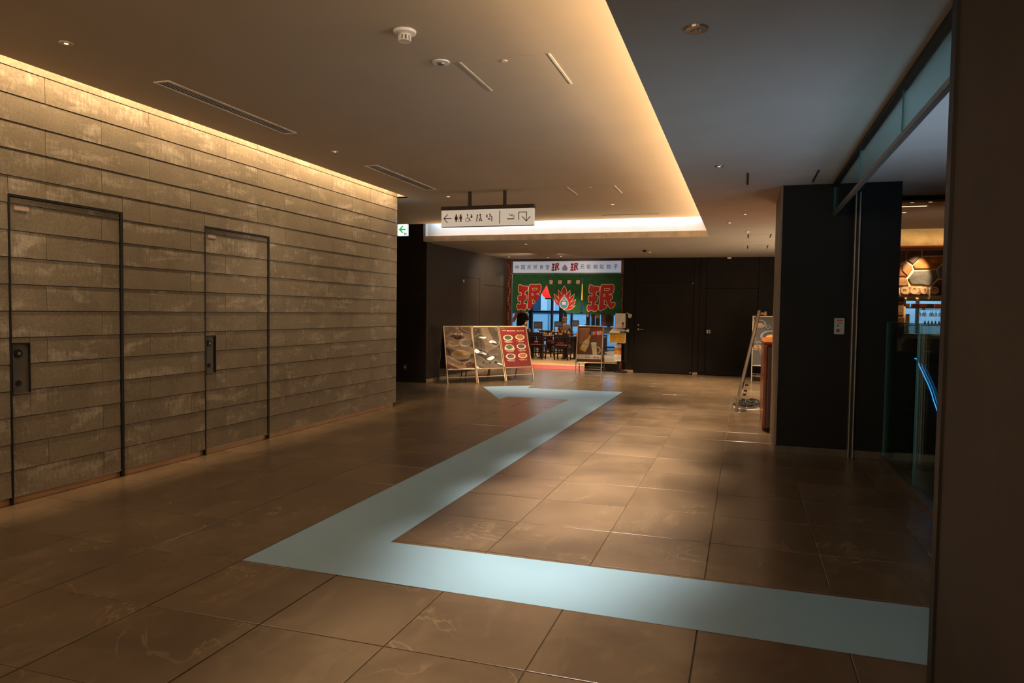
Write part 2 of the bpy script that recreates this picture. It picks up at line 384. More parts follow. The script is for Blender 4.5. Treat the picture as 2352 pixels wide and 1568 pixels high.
# ------------------------------------------------------------------ structure: ceilings
c = MB()
c.box(-4.93, -0.30, -3, 13.28, ZH, 3.26); c.box(-12, -4.93, 10.15, 13.28, ZH, 3.26)
c.box(-12, -0.30, 13.28, 13.62, 3.45, 3.6); c.box(-12, -0.30, 13.22, 13.28, 3.26, 3.6)
c.box(-5.2, -4.98, 10.15, 10.17, ZH, 3.62); c.box(-4.98, -4.93, -3, 10.15, ZH, 3.62); c.box(-5.6, -4.93, -3, 10.2, 3.62, 3.7)
struct(c.build('ceiling_raised', M_ceil), 'pale plaster raised ceiling with warm cove light around its edge')
c = MB()
c.box(-0.60, 6, -3, 18.6, ZL, 2.95); c.box(-6.24, -0.60, 13.53, 18.6, ZL, 2.95); c.box(-6.6, -6.24, 13.9, 18.6, ZL, 2.95)       # low slab
  # upstand lip of the cove
c.box(-0.33, -0.28, -3, 13.9, 2.95, 3.30); c.box(-6.30, -0.28, 13.66, 13.72, 2.95, 3.46); c.box(-6.30, -6.25, 13.53, 13.70, 2.92, 3.46)
o = c.build('ceiling_low', M_ceil2); MB().box(-0.632, -0.60, -3, 13.5, ZL, 3.02).build('cove_lip', M_ceil2, o); MB().box(-6.26, -0.60, 13.50, 13.53, ZL, 3.02).build('cove_lip', mat('lip_paint_lit', (232, 214, 186), .8), o); struct(o, 'lower plaster ceiling that frames the raised one')  # far lip painted lighter to imitate the light falling on it

# ------------------------------------------------------------------ structure: stone wall on the left with two flush doors
XW = -5.17; PH = 0.1995; Z0 = 0.057
b = MB().box(-5.6, -5.195, -3, 10.15, Z0, 3.62)
wl = b.build('wall_left', M_darkgap); struct(wl, 'stone clad wall in long running bond panels')
bb = MB().box(-5.6, -5.20, -3, 10.10, 0, Z0).build('baseboard_left', M_base); struct(bb)
DOORS = [(3.925, 4.948), (5.952, 6.985)]; DT = 2.312
def panel(y0, y1, z0, z1, parent, dx=0.0, name='wall_panel', full=None):
    g = 0.0022; f0, f1 = full or (z0, z1); fr = lambda z: (z-f0)/(f1-f0)
    xb, xt = XW+0.0-dx - 0.0036*fr(z0+g), XW-dx-0.0036*fr(z1-g)
    vs = [(-5.195, y0+g, z0+g), (-5.195, y1-g, z0+g), (-5.195, y1-g, z1-g), (-5.195, y0+g, z1-g), (xb, y0+g, z0+g), (xb, y1-g, z0+g), (xt, y1-g, z1-g), (xt, y0+g, z1-g)]
    # origin of each piece at its centre, so copies of the material can tell pieces apart
    return MB().add(vs, [(0, 1, 2, 3), (4, 7, 6, 5), (0, 4, 5, 1), (1, 5, 6, 2), (2, 6, 7, 3), (3, 7, 4, 0)]).build(name, M_wallp, parent)
rows = []
for r in range(18):
    z0 = Z0+(r)*PH; rows.append((z0, z0+PH, r))
doors = []
for k, (d0, d1) in enumerate(DOORS):
    d = MB().box(-5.194, -5.192, d0, d1, Z0+0.004, DT).build('door_%d' % (k+1), M_darkgap)
    struct(d, 'flush door clad in the same stone panels, %s' % ('the nearer one' if k == 0 else 'the farther one')); doors.append(d)
for z0, z1, r in rows:
    if z0 > 3.55: break
    off = 4.738 if (15-r) % 2 == 1 else 4.229       # r = 15 is the course just under the light slot seam
    y = off-1.018*4
    while y < 10.15:
        a, e = max(y, 1.9), min(y+1.018, 10.15)
        if e > 1.95 and e-a > 0.03:
            segs = [(a, e)]; zz = [(z0, z1)]
            for k, (d0, d1) in enumerate(DOORS):
                ns = []
                for s0, s1 in segs:
                    if z0 >= DT or s1 <= d0 or s0 >= d1: ns.append((s0, s1)); continue
                    if s0 < d0: ns.append((s0, d0))
                    if s1 > d1: ns.append((d1, s1))
                    i0, i1 = max(s0, d0), min(s1, d1)
                    # pieces on the door leaf; black seals stay free at both sides
                    L0, L1 = max(i0, d0+0.016), min(i1, d1-0.03)
                    if L1-L0 > 0.02:
                        top = min(z1, DT-0.014)
                        H0, H1 = d0+0.02, d0+0.16   # handle pocket
                        if i0 < H1 and top > 0.828 and z0 < 1.212:
                            for (p0, p1, q0, q1) in ((max(L0, H1), L1, z0, top), (L0, min(L1, H1), z0, min(top, 0.828)), (L0, min(L1, H1), max(z0, 1.212), top)):
                                if p1-p0 > 0.01 and q1-q0 > 0.01: panel(p0, p1, q0, q1, doors[k], 0.006, 'door_panel', (z0, z1))
                        else: panel(L0, L1, z0, top, doors[k], 0.006, 'door_panel', (z0, z1))
                    if z1 > DT: panel(i0, i1, DT+0.004, z1, wl, 0, 'wall_panel', (z0, z1))
                segs = ns
            for s0, s1 in segs: panel(s0, s1, z0, z1, wl)
        y += 1.018
for k, (d0, d1) in enumerate(DOORS):
    d = doors[k]
    MB().box(-5.195, -5.168, d0-0.006, d0+0.010, 0, DT, M_black).box(-5.195, -5.168, d1-0.026, d1, 0, DT, M_black).box(-5.195, -5.170, d0, d1, DT-0.012, DT+0.004, M_black).build('door_frame', None, d)
    MB().box(-5.19, -5.172, d0+0.012, d1-0.03, Z0-0.004, Z0+0.002).build('door_sweep', M_metal, d)
    # recessed pull: pocket with lock cylinder and thumb hole
    p = MB(); y0, y1, z0, z1 = d0+0.020, d0+0.158, 0.83, 1.21
    p.box(-5.1935, -5.190, y0, y1, z0, z1, M_mp := mat('pocket_grey', (92, 84, 74), 0.5, 0.2)); p.box(-5.19, -5.172, y0, y0+0.004, z0, z1, M_mp); p.box(-5.19, -5.172, y1-0.004, y1, z0, z1, M_black)
    p.box(-5.19, -5.172, y0, y1, z1-0.005, z1, M_black); p.box(-5.19, -5.172, y0, y1, z0, z0+0.004, M_mp)
    h = p.build('door_handle', None, d)
    MB().cyl((-5.19, d0+0.072, 1.135), (-5.180, d0+0.072, 1.135), 0.031, 20, M_black).cyl((-5.180, d0+0.072, 1.135), (-5.174, d0+0.072, 1.135), 0.011, 12, M_metal).build('lock_cylinder', None, h)
    MB().cyl((-5.19, d0+0.072, 0.91), (-5.185, d0+0.072, 0.91), 0.022, 16).build('thumb_hole', mat('hole_black', (3, 3, 3), 0.9), h)
    MB().box(-5.178, -5.1755, d0+0.05, d0+0.165, 2.205, 2.235).build('name_plate', mat('plate_pink_grey', (176, 150, 134), 0.5), d)

# ------------------------------------------------------------------ structure: dark panelled walls at the back
def slant(name, label, o, e):
    """wall running from o to e; local x along it, local y out of its back, front face at y = 0"""
    d = Vector((e[0]-o[0], e[1]-o[1], 0)); t = bpy.data.objects.new(name, None)
    return math.atan2(d.y, d.x), d.length
w = MB().box(-12, -6.28, 13.66, 13.9, 0, 3.6).build('wall_corridor', M_dark); struct(w, 'dark panelled wall closing the side corridor')
MB().box(-12, -6.262, 13.645, 13.66, 0.0, 0.06).build('skirting', M_dark, w)
ang, ln = slant('', '', (-6.275, 13.66), (-6.085, 18.40))
w = MB().box(0, ln, 0.02, 0.30, 0, 3.0).build('wall_far_left', M_darkgap); w.location = (-6.275, 13.66, 0); w.rotation_euler = (0, 0, ang); struct(w, 'dark panelled wall with flush service doors left of the green curtain')
def wp(s0, s1, z0, z1, name='wall_panel', parent=None, y=0.0, m=None):
    g = 0.004; return bev(MB().box(s0+g, s1-g, y, 0.021, z0+g, z1-g).build(name, m or M_dark, parent or w), 0.002, 1)
for s0, s1, z0, z1 in ((0, 0.85, .07, 2.93), (0.85, 1.80, .07, 2.93), (1.80, 2.85, 2.29, 2.93), (2.85, 3.12, .07, 2.93), (3.12, 4.74, 2.16, 2.93), (4.62, 4.74, .07, 2.16)): wp(s0, s1, z0, z1)
MB().box(0, 4.74, 0.0, 0.02, 0, 0.07).build('skirting', mat('skirting_far', (160, 138, 110), 0.5), w)
for nm, s0, s1, z1, lab in (('door_3', 1.80, 2.85, 2.29, 'dark flush service door with a small white sticker'), ('door_4', 3.12, 4.62, 2.16, 'wide dark flush panel door beside the carved post')):
    d = MB().box(s0+.006, s1-.006, 0.004, 0.0205, 0.01, z1-.006).build(nm, M_dark); d.location = w.location; d.rotation_euler = w.rotation_euler; struct(d, lab)
    if nm == 'door_3':
        MB().box(s0+.05, s0+.12, -0.002, 0.004, 2.17, 2.23).build('sticker', M_white, d)
        MB().cyl((s0+.03, 0.0, 1.15), (s0+.03, -0.012, 1.15), 0.018, 10).build('lock_cylinder', M_metal, d)
        MB().box(s0+.015, s0+.04, -.006, .004, 1.20, 1.26).build('lock_plate', M_metal, d)
w = MB().box(-2.965, 1.75, 18.42, 18.7, 0, 3.0).build('wall_far', M_darkgap); struct(w, 'black brown panelled wall with service doors right of the green curtain')
def wq(x0, x1, z0, z1): g = 0.004; bev(MB().box(x0+g, x1-g, 18.40, 18.421, z0+g, z1-g).build('wall_panel', M_dk3, w), 0.002, 1)
for a_ in ((-2.965, -2.66, 0.06, 2.90), (-2.66, -1.20, 2.285, 2.90), (-1.20, -1.06, 0.06, 2.90), (-1.06, -0.90, 0.06, 2.90), (-0.90, 0.32, 2.15, 2.90), (0.32, 1.7, .06, 2.90)): wq(*a_)
for x0, x1 in ((-2.965, -2.66), (-1.19, -1.07), (0.32, 1.75)): MB().box(x0, x1, 18.395, 18.42, 0, 0.06).build('skirting', mat('skirting_far'), (120, 100, 78)) if False else MB().box(x0, x1, 18.395, 18.42, 0, 0.06).build('skirting', MATS['skirting_far'], w)
d = bev(MB().box(-2.652, -1.208, 18.405, 18.42, 0.008, 2.278).build('door_5', M_dk3), 0.003, 1); struct(d, 'dark double width service door with a lever handle')
hd = MB().cyl((-2.55, 18.405, 1.10), (-2.55, 18.36, 1.10), 0.012, 8).cyl((-2.55, 18.365, 1.10), (-2.42, 18.365, 1.10), 0.010, 8).cyl((-2.55, 18.405, 1.10), (-2.55, 18.40, 1.10), 0.028, 12).build('door_handle', M_metal, d)
MB().cyl((-2.55, 18.405, 1.21), (-2.55, 18.398, 1.21), 0.022, 12).build('lock_cylinder', M_metal, d)
MB().box(-1.235, -1.22, 18.395, 18.405, 2.25, 2.29).build('closer_bracket', M_metal, d)
MB().box(-1.26, -1.22, 18.39, 18.405, 0.03, 0.06).build('door_stop', M_metal, d)
d = bev(MB().box(-0.892, 0.312, 18.405, 18.42, 0.008, 2.142).build('door_6', M_dk3), 0.003, 1); struct(d, 'dark flush service door with a small square pull')
MB().box(-0.87, -0.78, 18.398, 18.405, 1.04, 1.12, M_metal).box(-0.835, -0.80, 18.396, 18.399, 1.055, 1.105, M_black).build('door_handle', None, d)
tag(MB().box(-0.42, -0.33, 18.33, 18.40, 2.87, 2.905).build('door_sensor', M_white), 'small white sensor on top of the dark far wall', 'sensor')
struct(MB().box(-12.2, -12.0, 8, 14, 0, 3.6).build('wall_corridor_end', M_dark))

# ------------------------------------------------------------------ structure: columns, low wall, near column
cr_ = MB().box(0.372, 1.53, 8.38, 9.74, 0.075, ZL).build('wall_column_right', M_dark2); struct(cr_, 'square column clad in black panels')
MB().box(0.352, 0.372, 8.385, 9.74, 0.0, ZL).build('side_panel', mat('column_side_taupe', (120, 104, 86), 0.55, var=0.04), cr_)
MB().box(0.365, 1.533, 8.372, 9.74, 0, 0.075).build('skirting', mat('skirting_dark_steel', (84, 76, 66), 0.45, 0.4), cr_)
tr = MB().box(1.082, 1.094, 8.30, 8.38, 0, 2.80, M_metal).box(1.122, 1.134, 8.30, 8.38, 0, 2.80, M_metal).box(1.094, 1.122, 8.34, 8.38, 0, 2.80, M_black).build('trim_1', None); struct(tr, 'steel guide rail running up the black column')
lw = MB().box(1.53, 3.3, 8.44, 8.56, 0.075, 1.14).build('wall_low', mat('polished_black_panel', (18, 18, 18), 0.7, spec=0.2, var=0.1)); struct(lw, 'low black wall behind the glass balustrade')
MB().box(1.53, 3.3, 8.43, 8.44, 0, 0.075).build('skirting', mat('skirting_lit', (170, 150, 120), 0.45, 0.2), lw)  # lighter copy of the column skirting, light put into its colour
for k in range(6):  # thin strips imitating stair treads reflected in the panel
    MB().box(1.62, 2.35, 8.434, 8.44, 0.42+k*0.115, 0.424+k*0.115).build('groove_or_reflection', mat('reflection_bronze', (74, 60, 44), 0.4, 0.5), lw)
nc = MB().box(0.705, 1.9, 1.2, 3.02, 0, ZL).build('wall_near_right', M_brown); struct(nc, 'blurred dark brown column at the edge of the view'); bev(nc, 0.01)
MB().box(0.695, 0.712, 2.97, 3.03, 0, ZL).build('corner_trim', mat('corner_bronze', (34, 26, 20), 0.5, 0.3), nc)
# glass balustrade
gb = thing('glass_balustrade', 'frameless glass balustrade on a steel floor channel beside the black column', 'balustrade', (1.43, 6.0, 0))
for y0, y1 in ((6.945, 8.36), (4.6, 6.941), (3.1, 4.596)):
    q = pin(MB().box(1.425, 1.437, y0, y1, 0.03, 1.45).build('glass_panel', M_glass, gb))
    e = MB().box(1.424, 1.438, y0-.001, y0+.003, 0.03, 1.45).box(1.424, 1.438, y1-.003, y1+.001, 0.03, 1.45).box(1.424, 1.438, y0, y1, 1.447, 1.452).build('glass_edge', M_gedge, q)
pin(MB().box(1.40, 1.462, 3.1, 8.38, 0, 0.035).build('floor_channel', M_metal, gb))
# hanging glass smoke barrier
sb = thing('smoke_barrier', 'glass smoke barrier hanging from the ceiling with a steel bottom rail', 'barrier', (0.885, 5.0, ZL))
for y0, y1 in ((6.60, 8.38), (4.93, 6.595), (3.2, 4.925), (1.5, 3.195)):
    q = pin(MB().box(0.881, 0.889, y0, y1, 2.605, ZL-.02).build('glass_panel', M_glass, sb))
    MB().box(0.880, 0.890, y1-.003, y1+.001, 2.605, ZL-.02).build('glass_edge', M_gedge, q)
pin(MB().box(0.868, 0.902, 1.5, 8.38, 2.575, 2.607).build('bottom_rail', M_metal, sb))
pin(MB().box(0.862, 0.908, 1.5, 8.38, ZL-.035, ZL).build('ceiling_channel', M_black, sb))

# ------------------------------------------------------------------ eating house shell behind the green curtain
M_tan = mat('shop_floor_tan', (205, 160, 100), 0.5, var=0.05, scale=2)
sf = MB().box(-13.0, -2.9, 18.62, 27.9, -0.05, 0.09).build('floor_shop', M_tan); struct(sf, 'tan floor of the eating house')
struct(MB().add([(-6.05, 18.43, 0), (-3.94, 18.43, 0), (-3.94, 18.62, .092), (-6.05, 18.62, .092), (-6.05, 18.43, -.05), (-3.94, 18.43, -.05), (-3.94, 18.62, -.05), (-6.05, 18.62, -.05)], [(0, 1, 2, 3), (4, 7, 6, 5), (0, 4, 5, 1), (1, 5, 6, 2), (2, 6, 7, 3), (3, 7, 4, 0)]).build('trim_2', mat('threshold_red', (176, 36, 22), 0.5)), 'red threshold strip across the shop opening')
struct(MB().box(-13, -2.9, 18.60, 28.2, 2.95, 3.05).build('ceiling_shop', mat('shop_ceiling', (120, 105, 88), 0.9)))
struct(MB().box(-2.965, -2.90, 18.7, 28, 0, 3).build('wall_shop_right', mat('shop_wall', (110, 86, 64), 0.8)))
struct(MB().box(-13, -12.9, 18.7, 28, 0, 3).build('wall_shop_left', MATS['shop_wall']))
struct(MB().box(-13, -6.12, 18.45, 18.7, 0, 3).build('wall_shop_front', MATS['shop_wall']))
struct(MB().box(-6.2, -2.9, 18.44, 18.6, 2.86, 3.0).build('trim_3', M_dark))
M_mull = mat('mullion_navy', (22, 34, 48), 0.4, 0.3)
wg = MB()
for x0, x1 in ((-8.48, -8.40), (-8.02, -7.88), (-7.14, -7.06), (-6.80, -6.66), (-6.62, -6.52), (-6.34, -6.28), (-5.52, -5.40), (-5.36, -5.22), (-4.3, -4.2), (-10, -9.9), (-11.5, -11.4)): wg.box(x0, x1, 27.0, 27.14, 0, 3.0)
wg.box(-12.9, -2.96, 27.02, 27.1, 1.50, 1.555); wg.box(-12.9, -2.96, 27.0, 27.12, 0, 0.12); wg.box(-12.9, -2.96, 27.0, 27.12, 2.85, 3.0)
wn = wg.build('window_1', M_mull); struct(wn, 'full height window wall at the back of the eating house')
for x0, x1 in ((-8.40, -8.02), (-7.88, -7.14), (-7.06, -6.80), (-6.52, -6.34), (-6.28, -5.52), (-5.22, -4.3), (-9.9, -8.48), (-4.2, -2.97)):
    for z0, z1 in ((0.12, 1.50), (1.555, 2.85)): MB().box(x0, x1, 27.06, 27.066, z0, z1).build('pane', glass('window_glass', (0.86, 0.95, 1.0), 0.05, 0.97), wn)
# facade across the street
fb = thing('office_building', 'pale blue clad building across the street, seen through the eating house windows', 'building', (-9, 37, 0))
M_bl, M_bd, M_bw = mat('facade_blue', (150, 190, 215), 0.6, var=0.04), mat('facade_window_dark', (48, 74, 100), 0.3, var=0.12, scale=1), mat('facade_white', (196, 216, 228), 0.6, var=0.03)
pin(MB().box(-24, 2, 37.0, 37.6, -3, 12).build('wall', M_bl, fb))
pin(MB().box(-24, 2, 36.9, 37.0, 1.52, 1.60).build('ledge', mat('facade_slate', (90, 120, 146), 0.7), fb))  # ledge and joints share one darker blue
for x0, x1 in ((-12.6, -10.3), (-9.25, -6.9), (-15.5, -13.3), (-5.4, -3.4)): pin(MB().box(x0, x1, 36.93, 37.01, 1.62, 4.6).build('window', M_bd, fb))
for x0, x1 in ((-12.95, -12.6), (-10.3, -9.95), (-9.8, -9.5), (-6.9, -6.5)): pin(MB().box(x0, x1, 36.9, 37.01, 1.60, 4.6).build('pilaster', M_bw, fb))
for x in (-13.1, -11.55, -10.9, -9.9, -8.7, -7.6, -7.2, -6.0, -4.9): pin(MB().box(x, x+.05, 36.95, 37.01, -1, 1.52).build('cladding_joint', MATS['facade_slate'], fb))
struct(MB().box(-24, 6, 28.3, 37, -0.3, -0.2).build('ground_street', mat('asphalt', (90, 100, 110), 0.9)))

# carved posts beside the opening
def carved(name, label, x0, x1, seed, zt):
    rr = random.Random(seed); t = thing(name, label, 'post', ((x0+x1)/2, 18.40, 0))
    pin(MB().box(x0, x1, 18.36, 18.44, 0, zt).build('shaft', mat('lacquer_red', (98, 30, 20), 0.35, var=0.3, scale=14, col2=(44, 14, 10)), t))
    s = MB(); n = int(zt*12); w_ = x1-x0
    for k in range(n):
        z = 0.10+k*(zt-.15)/n; a = math.sin(k*1.1)*w_*0.22; xc = (x0+x1)/2+a
        s.ell((xc, 18.355, z), w_*0.26, 0.014, 0.045, None, 8, 5)
    pin(s.build('carving', mat('gilt_carving', (170, 92, 36), 0.4, 0.4, var=0.3, scale=26, col2=(66, 22, 14)), t))
    return t
pst = carved('carved_post', 'tall red lacquer post with gilt carving left of the green curtain', -6.075, -5.955, 1, 2.87)
pin(MB().box(-5.955, -5.93, 18.34, 18.44, 0, 2.87).build('edge_strip', mat('strip_blue_grey', (70, 90, 104), 0.3), pst))
carved('carved_post', 'narrow red and gold patterned strip right of the green curtain', -3.015, -2.955, 5, 2.50)

# ------------------------------------------------------------------ glyph shapes traced from the sign writing
def px(pts, cx, cy, k): return [((x-cx)*k, -(y-cy)*k) for x, y in pts]
_W = [(915,85),(960,75),(1010,100),(1060,125),(1230,135),(1262,165),(1260,240),(1225,295),(1150,315),(1130,440),(1190,440),(1215,480),(1205,570),(1170,640),(1125,660),(1095,770),(1180,765),(1215,800),(1215,880),(1180,960),(1120,990),(1060,980),(1000,950),(950,960),(890,995),(860,970),(840,860),(850,790),(880,770),(940,795),(975,790),(995,740),(1000,655),(950,660),(915,680),(885,650),(870,570),(885,490),(930,450),(1010,480),(1010,355),(940,360),(905,340),(895,260),(905,130)]
_N = [(1330,75),(1380,65),(1560,75),(1700,55),(1740,75),(1760,140),(1755,230),(1730,330),(1700,375),(1600,395),(1575,425),(1640,415),(1690,440),(1715,500),(1700,550),(1630,580),(1660,650),(1700,705),(1770,670),(1800,690),(1805,740),(1775,810),(1720,865),(1660,880),(1610,850),(1570,780),(1530,680),(1490,620),(1440,600),(1425,620),(1430,770),(1490,755),(1520,790),(1520,850),(1480,880),(1320,965),(1270,950),(1245,900),(1255,760),(1280,500),(1290,300),(1300,130)]
_H1 = [(1440,205),(1600,200),(1615,220),(1590,255),(1450,275),(1435,245)]; _H2 = [(1430,385),(1455,420),(1450,465),(1410,465),(1405,420)]
_F = [(2195,110),(2262,210),(2290,320),(2265,435),(2330,350),(2400,262),(2412,380),(2375,560),(2460,470),(2555,395),(2525,530),(2410,685),(2510,640),(2602,585),(2560,720),(2405,825),(2490,815),(2580,802),(2490,890),(2400,930),(2325,945),(2195,925)]
_F = _F+[(4390-x, y) for x, y in _F[::-1][1:-1]]
_D = [(2175,415),(2215,500),(2270,580),(2318,680),(2322,760),(2290,840),(2235,885),(2178,892),(2120,885),(2065,840),(2032,760),(2036,680),(2085,580),(2140,500)]
M_gr = mat('cloth_green', (8, 66, 30), 0.85, var=0.12, scale=8)
M_rd = mat('print_red', (142, 4, 8), 0.7, var=0.05); M_cr = mat('print_cream', (224, 176, 146), 0.75, var=0.03); M_bu = mat('print_blue', (10, 104, 146), 0.7, var=0.04)
def min_glyph(k, red, cream, sx=1.0, ol=17, ground=None):
    """the two-part character; openings are laid on top in the colour of the ground"""
    F = Flat(); cx, cy = 1320, 525
    for P, H in ((_W, []), (_N, [_H1, _H2])):
        P2 = [(x*sx, y) for x, y in px(P, cx, cy, k)]
        if cream: F.poly(grow(P2, ol*k), cream, 2)
        F.poly(P2, red, 3)
        for h in H:
            h2 = [(x*sx, y) for x, y in px(h, cx, cy, k)]
            if cream: F.poly(grow(h2, 8*k), cream, 4)
            if ground: F.poly(grow(h2, -8*k if cream else 0.0), ground, 5)
    return F
def flame(k, red, cream, blue, inner=True, ol=15):
    F = Flat(); cx, cy = 2195, 530; P = px(_F, cx, cy, k); D = px(_D, cx-20, cy, k)
    if cream: F.poly(grow(P, ol*k), cream, 2)
    F.poly(P, red, 3); F.poly(grow(D, ol*k), cream or M_white, 4); F.poly(D, blue, 5)
    if inner:
        for i, yy in enumerate((500, 545, 590)):
            w_ = (30, 60, 90)[i]; F.stroke([(-w_*k, -(yy-cy)*k), (-w_*.4*k, -(yy+14-cy)*k), (w_*.4*k, -(yy+14-cy)*k), (w_*k, -(yy-cy)*k)], 13*k, cream or M_white, 6)
        F.text('珉', 0, -(715-cy)*k, 105*k, cream or M_white, 6, 0.02, w=150*k)
    return F
# ------------------------------------------------------------------ header sign box and curtain
M_lit = mat('sign_acrylic_lit', (150, 153, 160), 0.4, var=0.01, emit=(190, 202, 226), estr=0.27)
M_ink = mat('print_navy', (24, 20, 44), 0.6)
hs = thing('header_sign', 'long white lit sign with dark and red characters above the green curtain', 'sign', (-4.45, 18.38, 2.68))
pin(bev(MB().box(-5.93, -2.99, 18.34, 18.42, 2.515, 2.86, mat('sign_frame_red', (96, 34, 26), 0.4)).build('frame', None, hs), 0.004))
pin(MB().box(-5.905, -3.01, 18.330, 18.345, 2.537, 2.840).build('panel', M_lit, hs))
X0 = -5.905; S = 2.895/1962
def hx(p): return (p-228)*S            # 1962 zoomed pixels across the panel
HF = lambda u, v, w_: (X0+u, 18.3295-w_, 2.537+v)
def hput(F, n='character'): pin(F.build(n, HF, hs))
for ch, p in zip('中国庶民食堂', (309, 420, 533, 652, 764, 875)): hput(Flat().text(ch, hx(p), 0.150, 0.118, M_ink, 1, 0.004, w=0.105))
for ch, p in zip('元祖鍋貼餃子', (1508, 1620, 1740, 1852, 1978, 2094)): hput(Flat().text(ch, hx(p), 0.154, 0.118, M_ink, 1, 0.004, w=0.108))
for p in (1022, 1365): hput(Flat().put(min_glyph(0.21/930, M_rd, None, ground=M_lit), hx(p), 0.150, 1))
hput(Flat().put(flame(0.165/840, M_rd, None, mat('print_sky', (40, 150, 210), 0.6), False), hx(1193), 0.140, 1), 'emblem')
cu = thing('noren_curtain', 'green split shop curtain with big red characters and a flame emblem', 'curtain', (-4.43, 18.26, 2.5))
pin(MB().cyl((-5.95, 18.27, 2.502), (-2.97, 18.27, 2.502), 0.012, 10).build('rod', mat('rod_green_grey', (110, 130, 100), 0.4), cu))
K = 2.9/250.0                         # metres per photograph pixel at the curtain
def cxy(px_, py_): return ((px_-1178)*K*1.0, 2.505-(py_-629)*K*0.985)
def wave(u): return 0.018*math.sin(u*5.1)+0.010*math.sin(u*11.3+1)
def drape(FL, name, side):
    out = Flat(); st = 0.06
    for p, m_, l in FL.t:
        x0 = min(a for a, b in p); x1 = max(a for a, b in p); i = math.floor(x0/st)
        while i*st < x1:
            q = clip(clip(p, -1, 0, -i*st), 1, 0, (i+1)*st)
            if len(q) >= 3: out.t.append((q, m_, l))
            i += 1
    return pin(out.build(name, lambda u, v, w_: (-5.885+u, 18.25-w_+wave(u)*(2.6-v), v), cu, 0.0009))
glyL = Flat().put(min_glyph(0.00073, M_rd, M_cr, 0.985, ground=M_gr), *cxy(1219, 682.5), 1)
glyR = Flat().put(min_glyph(0.00074, M_rd, M_cr, ground=M_gr), *cxy(1384, 683), 1)
fl_ = Flat().put(flame(0.00074, M_rd, M_cr, M_bu), *cxy(1300, 684), 1)

zb = lambda p: cxy(0, p)[1]
apx = cxy(1259.5, 655); bl = cxy(1217, 716.5); kr = [cxy(1268, 680), cxy(1284, 699), cxy(1309, 718)]
# left cloth: bounded by the sloping line apex -> bottom left (gathered to the left)
def side(a, b):  # half plane to the left of the line a->b going down
    nx, ny = (a[1]-b[1]), (b[0]-a[0]); return (nx, ny, nx*a[0]+ny*a[1])
top = 2.5; L = Flat().poly([(0, top), (apx[0], top), apx, cxy(1247, 676), cxy(1232, 697), bl, (0, zb(716.5))], M_gr, 0)
gl = Flat()
cutA = side(apx, cxy(1232, 697)); cutB = side(cxy(1240, 686), bl)
for p, m_, l in glyL.t:
    q = clip(p, *cutA)
    if len(q) >= 3: q = clip(q, *cutB)
    if len(q) >= 3: gl.t.append((q, m_, l))
drape(L, 'cloth', 0); drape(gl, 'lettering', 0)
Cc = Flat().poly([(apx[0], top), (cxy(1340.8, 0)[0], top), cxy(1340.8, 654), cxy(1338.3, 718), cxy(1309, 718.5), kr[1], kr[0], apx], M_gr, 0)
fc = Flat()
for p, m_, l in fl_.t:
    q = p
    for a, b in ((kr[0], kr[1]), (kr[1], kr[2])):
        s_ = side(a, b); q = clip(q, -s_[0], -s_[1], -s_[2])
        if len(q) < 3: break
    if len(q) >= 3: fc.t.append((q, m_, l))
drape(Cc, 'cloth', 0); drape(fc, 'emblem', 0)
R_ = Flat().poly([(cxy(1341.4, 0)[0], top), (cxy(1429.3, 0)[0], top), cxy(1428, 721), cxy(1343.5, 718.5), cxy(1341.6, 654)], M_gr, 0)
drape(R_, 'cloth', 0); drape(glyR, 'lettering', 0); 
for ch, p in zip('登録商標', (1269.5, 1290, 1311, 1331)): drape(Flat().text(ch, *cxy(p, 647.5), 0.105, M_cr, 2, 0.005, w=0.105), 'character', 0)

# ------------------------------------------------------------------ display boards
M_pbrown = mat('poster_brown', (94, 54, 32), 0.6, var=0.10, scale=5); M_pred = mat('poster_red', (118, 20, 14), 0.55, var=0.05)
M_pgrey = mat('poster_grey_brown', (140, 116, 96), 0.6, var=0.08, scale=4); M_film = glass('poster_film', (1, 1, 1), 0.20, 0.98, 0.07, 0.55, 2.2, 0.24)
M_film2 = glass('poster_film_flat', (1, 1, 1), 0.04, 0.99, 0.12)
M_pw = mat('print_white', (226, 214, 204), 0.6, var=0.02); M_py = mat('print_yellow', (214, 170, 30), 0.6); M_pk = mat('print_black', (22, 18, 18), 0.6)
M_plate = mat('print_plate', (210, 196, 180), 0.6, var=0.05); M_food = [mat('print_food_%s' % n, c, 0.6, var=0.3, scale=40, col2=c2) for n, c, c2 in (
    ('olive', (96, 90, 44), (52, 44, 26)), ('orange', (196, 88, 40), (90, 110, 50)), ('green', (90, 120, 56), (50, 80, 34)), ('brown', (110, 84, 56), (56, 40, 28)), ('noodle', (130, 96, 60), (70, 44, 28)), ('curry', (196, 120, 30), (150, 84, 20)))]
M_gold = mat('print_gold', (206, 150, 44), 0.55, var=0.1, scale=10); M_bamb = mat('print_pale_glass', (196, 186, 150), 0.5, var=0.1)
